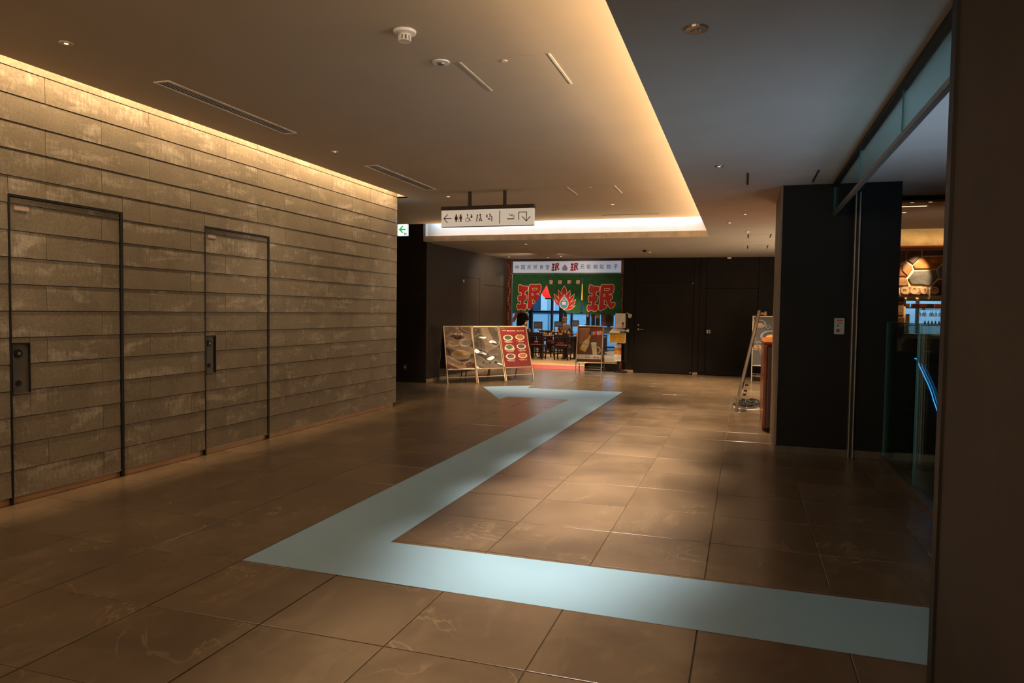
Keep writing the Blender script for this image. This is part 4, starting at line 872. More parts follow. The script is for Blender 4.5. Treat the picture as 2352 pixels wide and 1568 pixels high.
# ------------------------------------------------------------------ menu stand right of the curtain
ms = thing('menu_stand', 'black menu lectern with an open booklet tray beside the shop opening', 'menu stand', (-3.0, 18.2, 0))
pin(MB().box(-3.05, -3.0, 18.22, 18.26, .02, 1.0).build('post', M_black, ms)); pin(bev(MB().box(-3.09, -2.80, 18.10, 18.36, 0, .03).build('base', M_black, ms), .004)); pin(MB().box(-3.10, -2.78, 18.20, 18.22, .28, .30).build('shelf_lip', M_black, ms))
pin(bev(MB().add([(-3.25, 18.08, .985), (-2.80, 18.08, .985), (-2.80, 18.34, 1.09), (-3.25, 18.34, 1.09), (-3.25, 18.08, 1.0), (-2.80, 18.08, 1.0), (-2.80, 18.34, 1.105), (-3.25, 18.34, 1.105)], [(0, 3, 2, 1), (4, 5, 6, 7), (0, 1, 5, 4), (1, 2, 6, 5), (2, 3, 7, 6), (3, 0, 4, 7)]).build('tray', M_metal, ms), .003))
pin(MB().box(-2.87, -2.80, 18.25, 18.30, .3, 1.5).build('back_post', M_black, ms))
bk = MB().add([(-3.235, 18.10, 1.022), (-2.985, 18.10, 1.015), (-2.93, 18.30, 1.13), (-3.17, 18.30, 1.145), (-3.235, 18.10, 1.012), (-2.985, 18.10, 1.006), (-2.93, 18.30, 1.115), (-3.17, 18.30, 1.13)], [(0, 1, 2, 3), (7, 6, 5, 4), (0, 4, 5, 1), (1, 5, 6, 2), (2, 6, 7, 3), (3, 7, 4, 0)]).build('menu_booklet', mat('paper_pinkish', (226, 204, 200), .7)); tag(bk, 'open pale booklet lying on the tray of the menu lectern', 'booklet')
bg = MB(); rr = random.Random(3); G_ = [[(-2.98+.045*i, 18.12+.05*j, 1.02+.02*j+rr.uniform(.0, .045)) for i in range(6)] for j in range(4)]
bg.add([p for r_ in G_ for p in r_], [(j*6+i, j*6+i+1, (j+1)*6+i+1, (j+1)*6+i) for j in range(3) for i in range(5)]); o = bg.build('plastic_bag', mat('bag_translucent', (190, 184, 176), .25)); tag(o, 'crumpled clear plastic sheet on the right side of the menu lectern', 'plastic sheet')
def sheet(name, label, cat, x0, x1, z0, z1, Y, m, art=None, rot=0):
    t = MB().box(-(x1-x0)/2, (x1-x0)/2, -.002, .002, -(z1-z0)/2, (z1-z0)/2).build(name, m); t.location = ((x0+x1)/2, Y, (z0+z1)/2); t.rotation_euler = (0, rot, 0); tag(t, label, cat)
    if art: art(x1-x0, z1-z0).build('print', lambda u, v, w_: (u-(x1-x0)/2, -.0022-w_, v-(z1-z0)/2), t)
    return t
def a_notice(w_, h):
    F = Flat(); rough_text(F, w_*.4, h*.88, w_*.5, h*.02, M_pk, 1, 9)
    for k in range(7): rough_text(F, w_*.34, h*(.76-.08*k), w_*.42, h*.012, M_pk, 1, 8)
    F.disc(w_*.76, h*.30, w_*.12, mat('print_maroon', (120, 40, 44), .6), 1, h*.08); F.rect(w_*.64, h*.04, w_*.88, h*.22, mat('print_pink', (216, 140, 140), .6), 1); F.stroke([(w_*.68, h*.42), (w_*.74, h*.34)], w_*.03, M_pk, 2); F.stroke([(w_*.86, h*.42), (w_*.78, h*.34)], w_*.03, M_pk, 2)
    F.stroke([(0, 0), (w_, 0), (w_, h), (0, h), (0, 0)], .006, M_metal, 2); return F
sheet('notice_board', 'white notice sheet standing behind the menu lectern', 'notice', -3.115, -2.855, 1.13, 1.50, 18.235, M_pw, a_notice)
def a_yel(w_, h):
    F = Flat(); F.rect(0, 0, w_, h*.06, M_pred, 1); F.stroke([(0, 0), (w_, 0), (w_, h), (0, h), (0, 0)], .010, M_pw, 2)
    for k in range(9): rough_text(F, w_*.26, h*(.90-.09*k), w_*.38, h*.025, MATS['print_brown_ink'], 1, 9); rough_text(F, w_*.74, h*(.90-.09*k), w_*.38, h*.025, MATS['print_brown_ink'], 1, 9)
    return F
mat('print_brown_ink', (120, 84, 20), .6)
sheet('menu_poster', 'yellow ochre menu poster fixed under the lectern tray', 'poster', -3.225, -2.825, .755, 1.005, 18.09, mat('poster_ochre', (190, 140, 30), .6), a_yel)
def a_or(w_, h):
    F = Flat(); F.rect(0, h*.40, w_, h*.80, mat('print_orange', (222, 120, 24), .6, var=.2, scale=30), 1); F.disc(w_*.5, h*.6, w_*.34, M_gold, 2, h*.16)
    for k in range(4): rough_text(F, w_*.5, h*(.30-.07*k), w_*.8, h*.02, M_pk, 2, 10)
    return F
sheet('drink_poster', 'tall narrow poster with orange drinks under the yellow menu', 'poster', -3.115, -2.945, .285, .715, 18.20, M_pw, a_or)
def a_card(w_, h):
    F = Flat(); F.rect(w_*.12, h*.2, w_*.4, h*.75, mat('print_rust', (150, 84, 60), .6), 1)
    for k in range(3): rough_text(F, w_*.7, h*(.7-.18*k), w_*.36, h*.05, M_pk, 1, 5)
    return F
sheet('wall_card', 'small tilted postcard stuck on the wall right of the notice', 'card', -2.875, -2.725, 1.40, 1.50, 18.392, mat('card_cream', (226, 206, 178), .7), a_card, math.radians(19))

# ------------------------------------------------------------------ eating house interior
M_chair = mat('chair_dark_wood', (48, 26, 20), .35, var=.15, coat=.2); M_seat = mat('seat_red', (150, 12, 22), .4); M_top = mat('table_top_dark', (70, 40, 34), .15, coat=.5)
def chair(label, x, y, rz):
    t = thing('dining_chair', label, 'chair', (x, y, .09), rz, 'dark dining chairs with red seats')
    bev(MB().box(-.20, .20, -.19, .19, .425, .445).build('seat', M_seat, t), .01); MB().box(-.22, .22, -.21, .21, .36, .42).build('seat_frame', M_chair, t)
    for sx in (-1, 1):
        MB().bar((sx*.20, -.19, 0), (sx*.20, -.19, .40), .035, .035).build('leg', M_chair, t); MB().bar((sx*.20, .19, 0), (sx*.20, .22, .75), .035, .035).build('leg', M_chair, t)
        MB().box(sx*.20-.012, sx*.20+.012, -.18, .18, .16, .19).build('side_stretcher', M_chair, t)
    MB().box(-.22, .22, .205, .235, .69, .755).build('top_rail', M_chair, t); MB().box(-.2, .2, .2, .225, .47, .50).build('lower_rail', M_chair, t); MB().box(-.2, .2, .205, .23, .655, .67).build('middle_rail', M_chair, t); MB().box(-.2, .2, -.2, -.18, .17, .20).build('front_stretcher', M_chair, t)
    for k in range(5): MB().box(-.15+.07*k-.013, -.15+.07*k+.013+(.06 if k == 4 else 0), .205, .222, .50, .66).build('back_slat', M_chair, t)
    return t
def table(label, x, y, w_=1.0, d_=.7):
    t = thing('dining_table', label, 'table', (x, y, .09), 0, 'dark dining tables in the eating house')
    bev(MB().box(-w_/2, w_/2, -d_/2, d_/2, .66, .70).build('table_top', M_top, t), .008)
    for sx in (-1, 1):
        MB().box(sx*(w_/2-.12)-.05, sx*(w_/2-.12)+.05, -.05, .05, .03, .66).build('pedestal', M_chair, t); MB().box(sx*(w_/2-.12)-.07, sx*(w_/2-.12)+.07, -.28, .28, 0, .035).build('foot', M_chair, t)
    return t
tabs = [(-6.62, 21.5, 'front row table, leftmost, mostly behind the board row'), (-5.56, 21.5, 'front row table in the middle, behind two chairs'), (-4.50, 21.5, 'front row table, behind the bottle poster board'), (-7.1, 24.2, 'middle row table, leftmost one'), (-6.0, 24.2, 'middle row table in front of the seated man'), (-4.9, 24.2, 'middle row table, rightmost one'), (-6.6, 26.2, 'back table by the windows, left one'), (-5.2, 26.2, 'back table by the windows, right one')]
for x, y, lb in tabs: table('dark glossy dining table, '+lb, x, y)
cs = [(-6.66, 20.85, math.pi, 'front row chair beside the red menu board'), (-5.90, 20.85, math.pi, 'front row chair facing away, second from the red menu board'), (-5.12, 20.85, math.pi, 'front row chair facing away, third from the red menu board'), (-4.38, 20.85, math.pi, 'front row chair half hidden by the bottle poster board'),
      (-6.5, 22.25, 0, 'chair behind the leftmost front table'), (-5.6, 22.25, 0, 'chair behind the middle front table'), (-4.6, 22.28, 0, 'chair behind the front table by the bottle poster'), (-7.1, 23.55, math.pi, 'middle row chair, leftmost'), (-6.1, 23.55, math.pi, 'middle row chair, second from the left'), (-5.0, 23.55, math.pi, 'middle row chair, rightmost'), (-5.2, 25.5, math.pi, 'back row chair near the windows, right'), (-6.9, 25.5, math.pi, 'back row chair near the windows, left')]
for x, y, r, lb in cs: chair('dark chair with red seat, '+lb, x, y, r)
M_part = mat('partition_acrylic', (104, 106, 112), .3); M_pf = mat('partition_frame', (76, 16, 36), .4)
for k, (x, y, z, w_, lb) in enumerate(((-6.08, 21.5, .79, .24, 'left one'), (-5.43, 21.5, .79, .215, 'middle one in front of the seated man'), (-4.90, 21.5, .79, .20, 'right one'))):
    t = thing('table_partition', 'framed grey partition standing on the front tables, '+lb, 'partition', (x, y, z)); h0, h1 = ((.222, .397), (.29, .417), (.31, .456))[k]
    MB().box(-w_/2, w_/2, -.004, .004, h0, h1).build('panel', M_part, t)
    MB().box(-w_/2-.02, -w_/2, -.012, .012, 0, h1+.02).build('post', M_chair, t); MB().box(w_/2, w_/2+.02, -.012, .012, 0, h1+.02).build('post', M_pf, t)
    MB().box(-w_/2, w_/2, -.01, .01, h1, h1+.02).build('frame_rail', M_chair, t); MB().box(-w_/2, w_/2, -.01, .01, h0-.02, h0).build('frame_rail', M_pf, t)
rr = random.Random(11); M_or = mat('cap_orange_red', (226, 70, 34), .4); M_jar = mat('jar_amber', (206, 150, 84), .35, var=.1); M_jw = mat('jar_white', (222, 214, 200), .4); M_jg = mat('bottle_clear_green', (150, 170, 150), .2)
JN = 0
for tx_, ty_, n in ((-5.55, 21.5, 7), (-4.50, 21.5, 3), (-6.0, 24.2, 6), (-4.9, 24.2, 5), (-7.1, 24.2, 3)):
    for k in range(n):
        kind = ('orange capped', 'amber', 'white')[rr.randrange(3)]; x = tx_-.38+k*.76/max(1, n-1)*.8+rr.uniform(-.02, .02); y = ty_+rr.uniform(-.12, .2); h = rr.uniform(.06, .10)
        ordn = ('first', 'second', 'third', 'fourth', 'fifth', 'sixth', 'seventh')[k]
        tn = {(-5.55): 'front table by the board row', (-4.50): 'front table by the bottle poster', (-6.0): 'middle table by the seated man', (-4.9): 'rightmost middle table', (-7.1): 'leftmost middle table'}[tx_]
        j = thing('condiment_jar', '%s condiment jar, %s from the left on the %s' % (kind, ordn, tn), 'jar', (x, y, .79), 0, 'condiment jars on the dining tables')
        MB().lathe([(.032, 0), (.034, .01), (.034, h*.75), (.022, h)], 10).build('jar_body', {'orange capped': M_jar, 'amber': M_jar, 'white': M_jw}[kind], j); MB().lathe([(.024, h), (.024, h+.03), (.018, h+.035)], 10).build('lid', M_or if kind == 'orange capped' else M_chair, j)
# red paper lantern, yellow lantern added in place of a window-lit sign
for nm, lb, x, y, z, r, h, m_ in (('lantern_or_sign', 'glowing red paper lantern seen through the gap of the curtain', -5.72, 21.3, 2.16, .20, .22, mat('lantern_red', (226, 30, 34), .6, emit=(255, 40, 40), estr=1.0)), ('lantern_or_sign', 'yellow lantern shape standing in for a window-lit sign, seen through the narrow slit of the curtain', -4.42, 20.5, 2.10, .14, .24, mat('sign_yellow_glow', (230, 160, 30), .6, emit=(255, 170, 30), estr=.8))):
    t = thing(nm, lb, 'lantern', (x, y, z)); MB().lathe([(r*.45, -h), (r*.85, -h*.7), (r, -h*.25), (r, h*.25), (r*.85, h*.7), (r*.45, h)], 18).build('shade', m_, t, True)
    MB().lathe([(r*.46, -h-.04), (r*.46, -h)], 14).build('bottom_ring', M_black, t); MB().lathe([(r*.46, h), (r*.46, h+.04)], 14).build('top_ring', M_black, t); MB().cyl((0, 0, h), (0, 0, 2.95-z), .006, 6).build('cord', M_black, t)
# right-hand shop screen with posters
sc_ = thing('shop_screen', 'glazed screen with dark plinth right of the shop opening', 'screen', (-3.45, 18.5, 0))
pin(MB().box(-3.94, -2.99, 18.46, 18.56, .0, .17).build('plinth', M_black, sc_)); pin(MB().box(-3.85, -3.02, 18.45, 18.57, .19, .245).build('sill', mat('sill_tan', (196, 150, 90), .5), sc_)); pin(MB().box(-3.85, -3.02, 18.47, 18.55, .17, .19).build('sill_gap', M_black, sc_))
pin(MB().box(-3.92, -3.84, 18.46, 18.56, 0, 2.52).build('post', M_black, sc_)); pin(MB().box(-3.84, -3.02, 18.50, 18.508, .245, 2.5).build('glass_pane', MATS['window_glass'], sc_)); pin(MB().box(-3.84, -3.02, 18.49, 18.52, .60, .63).build('rail', M_black, sc_))
def a_photo(w_, h):
    F = Flat(); F.poly([(w_*.08, 0), (w_*.34, 0), (w_*.38, h), (w_*.1, h*.9)], mat('print_brick', (150, 90, 74), .6, var=.3, scale=30), 1); F.disc(w_*.62, h*.35, w_*.28, MATS['print_charcoal'], 2, h*.42); F.disc(w_*.86, h*.82, w_*.12, M_gold, 2, h*.12); return F
sheet('shop_poster', 'reddish photo poster on the shop screen above the menu board', 'poster', -3.53, -3.20, 1.16, 1.56, 18.485, mat('poster_mauve', (112, 78, 78), .6), a_photo)
sheet('wall_plaque', 'small square gilt plaque hanging on the shop screen', 'plaque', -3.66, -3.555, 1.37, 1.50, 18.485, M_gold)
t = thing('round_plaque', 'round brown plaque hanging on the shop screen', 'plaque', (-3.735, 18.48, 1.43)); MB().cyl((0, 0, 0), (0, -.012, 0), .062, 24).build('disc', mat('plaque_brown', (112, 84, 52), .5, var=.2, scale=20), t); MB().cyl((0, -.012, 0), (0, -.016, 0), .05, 24).build('face', mat('plaque_face', (96, 70, 40), .5), t)
sheet('door_card', 'small pink card on the black post of the shop screen', 'card', -3.90, -3.845, 1.40, 1.49, 18.45, mat('card_pink', (196, 130, 118), .6))
sheet('screen_ledge_menu', 'grey menu holder on the shop screen behind the bottle poster board', 'menu holder', -3.50, -3.05, .98, 1.14, 18.45, mat('holder_grey', (112, 110, 106), .5))

# ------------------------------------------------------------------ people
def skin(name, verts, edges, radii, root, m, parent=None, sub=2):
    me = bpy.data.meshes.new(name); me.from_pydata(verts, edges, []); me.materials.append(m); o = link(name, me, parent)
    bm = bmesh.new(); bm.from_mesh(me); ly = bm.verts.layers.skin.verify(); bm.verts.ensure_lookup_table()
    for i, r in enumerate(radii): bm.verts[i][ly].radius = r if isinstance(r, tuple) else (r, r)
    bm.verts[root][ly].use_root = True; bm.to_mesh(me); bm.free()
    k = o.modifiers.new('skin', 'SKIN'); k.use_smooth_shade = True; s = o.modifiers.new('sub', 'SUBSURF'); s.levels = sub; s.render_levels = sub
    return o
M_sk = mat('skin_tone', (206, 138, 92), .5, var=.05); M_sk2 = mat('skin_tan', (190, 130, 96), .5); M_hair = mat('hair_dark', (30, 22, 18), .6); M_blk = mat('cloth_black', (20, 19, 20), .85); M_kh = mat('cloth_khaki', (96, 80, 58), .9, var=.1); M_trs = mat('cloth_charcoal', (50, 48, 50), .9)
def head(t, x, y, z, r, face, hair, sk, cap=None):
    """face: direction the head looks at"""
    a = math.atan2(face[1], face[0])-math.pi/2; R = Matrix.Translation((x, y, z)) @ Matrix.Rotation(a, 4, 'Z')
    h = MB().ell((0, 0, 0), r*.80, r*.95, r*1.12, None, 16, 12, R).ell((0, r*.98, -r*.12), r*.14, r*.20, r*.22, None, 8, 6, R).ell((r*.80, 0, -r*.05), r*.08, r*.2, r*.28, None, 8, 6, R).ell((-r*.80, 0, -r*.05), r*.08, r*.2, r*.28, None, 8, 6, R).ell((0, r*.45, -r*.75), r*.45, r*.45, r*.35, None, 10, 6, R).build('head', sk, t, True)
    MB().ell((r*.32, r*.84, r*.08), r*.11, r*.06, r*.07, None, 8, 5, R).ell((-r*.32, r*.84, r*.08), r*.11, r*.06, r*.07, None, 8, 5, R).build('eyes', M_hair, h); MB().ell((0, r*.86, -r*.52), r*.28, r*.06, r*.05, None, 8, 5, R).build('mouth', mat('lips', (160, 84, 74), .5), h)
    hr = MB(); n, k_ = 16, 10; vs = []; fs = []
    for i in range(k_):
        p = math.pi*.62*i/(k_-1)
        for j in range(n):
            q = math.tau*j/n; drop = 1.0 if math.sin(q) < .3 else .62; pp = p*drop; vs.append((r*.90*math.sin(pp)*math.cos(q), r*1.05*math.sin(pp)*math.sin(q)-r*.05, r*1.20*math.cos(pp)))
    for i in range(k_-1):
        for j in range(n): fs.append((i*n+j, (i+1)*n+j, (i+1)*n+(j+1) % n, i*n+(j+1) % n))
    hr.add(vs, fs, None, R).build('hair', hair, h, True)
    if cap: MB().ell((0, -r*.02, r*.42), r*.98, r*1.12, r*.80, None, 16, 8, R).ell((0, r*.85, r*.38), r*.6, r*.5, r*.06, None, 12, 5, R).build('cap', cap, h, True)
def hand(t, p, d, m):
    d = Vector(d).normalized(); s = d.cross(Vector((0, 0, 1)))
    if s.length < .1: s = Vector((1, 0, 0))
    s.normalize(); p = Vector(p); vs = [tuple(p), tuple(p+d*.05)]; ed = [(0, 1)]; rd = [(.022, .016), (.030, .014)]
    for i, l in enumerate((.055, .068, .064, .048)):
        a = p+d*.085+s*(.027-.018*i); b = a+d*l*.5; c_ = b+(d*.8+Vector((0, 0, -.6))).normalized()*l*.5; n = len(vs); vs += [tuple(a), tuple(b), tuple(c_)]; ed += [(1, n), (n, n+1), (n+1, n+2)]; rd += [.0095, .009, .008]
    n = len(vs); a = p+d*.025+s*.036; b = a+(d+s*.6).normalized()*.035; vs += [tuple(a), tuple(b)]; ed += [(0, n), (n, n+1)]; rd += [.011, .009]
    skin('hand', vs, ed, rd, 0, m, t, 1)
# server in a black sleeveless top, head hidden by the curtain, arm raised
pr = thing('person', 'person in a black sleeveless top standing behind the curtain with one arm raised', 'person', (-5.90, 19.2, 0.09))
V = [(0, 0, .92), (0, 0, 1.12), (0, .0, 1.25), (.0, 0, 1.37), (0, 0, 1.45), (-.15, 0, 1.36), (.12, 0, 1.36), (-.235, -.06, 1.14), (-.20, -.26, 1.20), (.15, -.04, 1.14), (.14, -.2, 1.05), (-.09, 0, .88), (.09, 0, .88), (-.10, .0, .48), (.10, 0, .48), (-.10, .02, .08), (.10, .02, .08), (-.10, -.12, .03), (.10, -.12, .03)]
E_ = [(0, 1), (1, 2), (2, 3), (3, 4), (3, 5), (3, 6), (5, 7), (7, 8), (6, 9), (9, 10), (0, 11), (0, 12), (11, 13), (12, 14), (13, 15), (14, 16), (15, 17), (16, 18)]
skin('body', V, E_, [(.15, .11), (.14, .10), (.155, .11), (.07, .06), .05, .058, .058, .044, .032, .044, .032, .09, .09, .065, .065, .045, .045, .04, .04], 0, M_sk, pr)
skin('black_top', [(0, 0, .90), (0, 0, 1.10), (0, 0, 1.27), (.02, 0, 1.36), (.02, 0, 1.42), (.12, 0, 1.35), (.16, -.03, 1.16)], [(0, 1), (1, 2), (2, 3), (3, 4), (3, 5), (5, 6)], [(.175, .135), (.165, .125), (.16, .13), (.13, .12), (.09, .09), .085, .07], 0, M_blk, pr)
skin('trousers', [(0, 0, .94), (-.09, 0, .86), (.09, 0, .86), (-.10, 0, .48), (.10, 0, .48), (-.10, .02, .10), (.10, .02, .10)], [(0, 1), (0, 2), (1, 3), (2, 4), (3, 5), (4, 6)], [(.16, .125), .105, .105, .082, .082, .068, .068], 0, M_trs, pr)
head(pr, 0, .0, 1.57, .105, (0, -1), M_hair, M_sk)
hand(pr, (-.195, -.27, 1.205), (.1, -1, .3), M_sk); hand(pr, (.14, -.21, 1.05), (-.2, -1, -.2), M_sk)
skin('apron_band', [(-.16, -.12, .95), (0, -.155, .95), (.16, -.12, .95)], [(0, 1), (1, 2)], [.02, .02, .02], 0, M_trs, pr, 1)
# man in a khaki jacket sitting with his back to us
mn = thing('person', 'man in a khaki jacket and brown cap sitting by the windows with his back turned', 'person', (-6.03, 24.75, 0.09), 0.0); mn.scale = (.94, .94, .94)
V = [(0, 0, .50), (0, .03, .72), (0, .02, .92), (0, .06, 1.02), (0, .10, 1.10), (-.17, .03, .98), (.17, .03, .98), (-.25, .08, .76), (-.17, .30, .76), (.26, .10, .78), (.20, .32, .78), (-.09, .04, .47), (.09, .04, .47), (-.11, .42, .47), (.11, .42, .47), (-.11, .42, .09), (.11, .42, .09), (-.11, .54, .03), (.11, .54, .03)]
E_ = [(0, 1), (1, 2), (2, 3), (3, 4), (2, 5), (2, 6), (5, 7), (7, 8), (6, 9), (9, 10), (0, 11), (0, 12), (11, 13), (12, 14), (13, 15), (14, 16), (15, 17), (16, 18)]
skin('body', V, E_, [(.15, .12), (.14, .11), (.16, .11), (.07, .065), .052, .06, .06, .045, .033, .045, .033, .095, .095, .07, .07, .045, .045, .042, .042], 0, M_sk2, mn)
skin('jacket', V[:4]+V[5:11], [(0, 1), (1, 2), (2, 3), (2, 4), (2, 5), (4, 6), (6, 7), (5, 8), (8, 9)], [(.18, .15), (.17, .14), (.185, .14), (.085, .08), .082, .082, .062, .048, .062, .048], 0, M_kh, mn)
skin('trousers', [V[0], V[11], V[12], V[13], V[14], V[15], V[16]], [(0, 1), (0, 2), (1, 3), (2, 4), (3, 5), (4, 6)], [(.165, .13), .105, .105, .085, .085, .06, .06], 0, M_trs, mn)
head(mn, -.03, .12, 1.22, .105, (-.5, 1), mat('hair_grey', (120, 110, 100), .7), M_sk2, mat('cap_brown', (104, 72, 54), .9))
hand(mn, (-.17, .31, .76), (0, 1, -.1), M_sk2); hand(mn, (.20, .33, .78), (0, 1, -.1), M_sk2)
chair('dark wooden chair with red seat under the man in the khaki jacket', -6.03, 24.85, math.pi)
bag = thing('shoulder_bag', 'black rounded bag standing on the right middle table', 'bag', (-5.10, 24.2, .79)); MB().ell((0, 0, .13), .16, .10, .13, None, 14, 8).build('bag_body', M_blk, bag, True); MB().tube([(-.10, 0, .20), (-.06, 0, .32), (.06, 0, .32), (.10, 0, .20)], .010).build('strap', M_blk, bag)

# ------------------------------------------------------------------ grill restaurant on the right
M_gw = mat('grill_ceiling_wood', (122, 88, 56), .7, var=.2, scale=3, col2=(84, 60, 38)); M_cream = mat('cove_cream', (214, 176, 120), .8)
struct(MB().box(1.5, 6.0, 9.44, 9.62, 2.862, 3.0).build('beam_grill', M_darkgap), 'black beam at the head of the grill opening')
gc = MB().box(1.6, 6, 9.62, 12.95, 2.93, 3.0).build('ceiling_grill', M_gw); struct(gc, 'wood grained ceiling of the grill restaurant')
for k in range(16): MB().box(1.6, 6, 9.64+.205*k, 9.64+.205*k+.198, 2.916+.004*(k % 2), 2.93).build('plank', M_gw, gc)
struct(MB().box(1.9, 6, 13.14, 13.30, 2.655, 3.05).box(1.9, 6, 12.95, 13.14, 3.0, 3.05).build('trim_4', M_cream), 'cream cove band above the stone wall')
struct(MB().box(1.9, 6, 13.04, 13.30, 2.625, 2.655).build('trim_5', mat('stripe_rust', (170, 74, 36), .5)), 'rust red stripe under the cove band')
struct(MB().box(1.9, 6, 13.10, 13.30, 2.585, 2.625).build('trim_6', mat('soffit_tan', (150, 116, 78), .7)))
gs = MB().box(1.9, 6, 13.20, 13.42, 1.80, 2.585).box(1.9, 2.52, 13.20, 13.42, 0, 1.80).box(2.52, 6, 13.20, 13.42, 0, 1.20).build('wall_grill', mat('mortar_pale', (222, 200, 156), .9, var=.08, scale=20, bump=.4)); struct(gs, 'rubble stone wall around the serving hatch')
def ST(pts, name='stone', m=None, d=.024):
    """stones traced from the photograph crop (origin 2040,560, 11.2 px per px) onto the wall plane"""
    P = []
    for cx, cy in pts:
        X, Y, Z = back(2040+cx/11.2, 560+cy/11.2, 13.2); P.append((X, Z))
    P = grow(P, -.004) ; Q = grow(P, -.012); n = len(P); vs = [(x, 13.20, z) for x, z in P]+[(x, 13.2-d*.6, z) for x, z in P]+[(x, 13.2-d, z) for x, z in Q]; fs = []
    for i in range(n): j = (i+1) % n; fs += [(i, j, n+j, n+i)[::-1], (n+i, n+j, 2*n+j, 2*n+i)[::-1]]
    tr = tessellate_polygon([[Vector((x, z, 0)) for x, z in Q]])
    for t_ in tr:
        a, b, c_ = [Vector((Q[i][0], Q[i][1])) for i in t_]; cr = (b-a).cross(c_-a); fs.append(tuple(2*n+i for i in (t_ if cr < 0 else t_[::-1])))
    return MB().add(vs, fs).build(name, m, gs)
mg = mat('rock_grey', (104, 98, 84), .8, var=.2, scale=7, bump=.5, bscale=25); mo = mat('rock_orange', (190, 112, 42), .8, var=.2, scale=9, col2=(120, 70, 36), bump=.5, bscale=25); mb_ = mat('rock_brown', (92, 66, 46), .8, var=.25, scale=8, bump=.5, bscale=25); mx = mat('rock_mixed', (170, 96, 40), .8, scale=6, col2=(100, 88, 70), bump=.5, bscale=25); mt_ = mat('rock_tan', (158, 112, 66), .8, var=.2, scale=8, bump=.4, bscale=25)
for pts, m_ in (([(670, 690), (1230, 670), (1290, 860), (1100, 1060), (1020, 1090), (860, 1055), (590, 1050), (500, 900)], mg), ([(630, 560), (860, 340), (1420, 320), (1400, 500), (1240, 645), (680, 655)], mo), ([(350, 530), (460, 450), (620, 570), (630, 650), (490, 850), (350, 710)], mx), ([(500, 130), (850, 130), (850, 320), (640, 535), (470, 420), (460, 290)], mb_),
                ([(200, 130), (490, 130), (450, 300), (460, 420), (330, 500), (200, 480)], mb_), ([(880, 130), (1500, 130), (1600, 300), (870, 310)], mb_), ([(1430, 500), (1700, 330), (1700, 900), (1310, 900), (1260, 660)], mg), ([(200, 520), (330, 530), (350, 720), (480, 860), (420, 840), (200, 850)], mo), ([(200, 870), (400, 860), (480, 900), (530, 1060), (440, 1095), (200, 1080)], mt_),
                ([(310, 1120), (560, 1085), (1040, 1150), (1050, 1330), (420, 1325), (320, 1270)], mt_), ([(1090, 1110), (1290, 920), (1700, 920), (1700, 1340), (1080, 1330)], mb_), ([(150, 1110), (295, 1130), (300, 1330), (150, 1330)], mt_), ([(150, 1360), (400, 1370), (400, 1490), (150, 1490)], mb_), ([(150, 1510), (400, 1510), (400, 1850), (150, 1850)], mt_), ([(150, 1870), (420, 1870), (420, 2060), (150, 2060)], mo),
                ([(150, 2110), (420, 2110), (400, 2300), (340, 2420), (150, 2420)], mb_), ([(440, 2420), (900, 2440), (860, 2800), (320, 2760), (330, 2560)], mb_), ([(930, 2440), (1700, 2440), (1700, 2760), (1200, 2800), (900, 2720)], mg), ([(440, 2700), (1200, 2820), (1100, 3300), (300, 3300)], mg)): ST(pts, 'stone', m_)
struct(MB().box(2.50, 6, 13.12, 13.5, 1.205, 1.235).build('trim_7', mat('counter_edge_stone', (150, 128, 90), .4)), 'stone ledge of the serving hatch')
struct(MB().box(2.50, 6, 13.16, 13.45, 1.775, 1.80).build('trim_8', M_metal))
M_wr = mat('plaque_white_ribbed', (226, 190, 140), .6)
for k, (cx, cy) in enumerate(((425, 1195), (668, 1195), (935, 1195), (1190, 1200))):
    X, Y, Z = back(2040+cx/11.2, 560+cy/11.2, 13.12); t = thing('round_wood_plaque', ('first', 'second', 'third', 'last')[k]+' round ribbed plaque from the black column, hung on the stone wall', 'plaque', (X, 13.10, Z), 0, 'round plaques above the serving hatch')
    MB().cyl((0, .03, 0), (0, 0, 0), .062, 20).build('disc', M_wr, t)
    for q in range(7): x = -.045+.015*q; hh = math.sqrt(.060**2-x*x); MB().box(x-.002, x+.002, -.003, 0, -hh, hh).build('rib', mat('rib_brown', (212, 170, 120), .6), t)
    mk = M_rd if k in (0, 2) else M_pk; F = Flat()
    if k == 0: F.text('ED', 0, .008, .03, mk, 1, .03)
    elif k == 2: F.text('SJ', 0, .010, .034, mk, 1, .03)
    elif k == 1: F.stroke([(-.02, .02), (0, .032), (.02, .022)], .007, mk, 1)
    else: F.disc(0, .008, .028, mk, 1, a0=-20, a1=200, rin=.020)
    F.build('mark', lambda u, v, w_: (u, -.0035-w_, v), t); MB().cyl((0, .03, .0), (0, .10, .0), .008, 6).build('fixing', M_black, t)
for X_, Y_, n_ in ((1.93, 9.95, 'recessed light in the wood ceiling of the grill, left one'), (2.13, 9.95, 'recessed light in the wood ceiling of the grill, right one'), (2.02, 10.9, 'recessed light in the wood ceiling nearer the stone wall')):
    fitting('recessed_downlight', n_, 'ceiling light', X_, Y_, 2.916, [(.0, 0), (.045, 0), (.043, -.004), (.03, -.004), (.0, -.004)], lens(.030), M_metal)['group'] = 'recessed ceiling lights'
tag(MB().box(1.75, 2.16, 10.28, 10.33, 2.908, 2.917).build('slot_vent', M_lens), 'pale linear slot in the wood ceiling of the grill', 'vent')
tag(bev(MB().box(2.56, 2.80, 13.80, 14.2, 0, 1.235).build('cabinet', mat('kitchen_steel', (110, 104, 96), .4, .5)), .004), 'steel cabinet carrying the pale kitchen machine', 'cabinet')
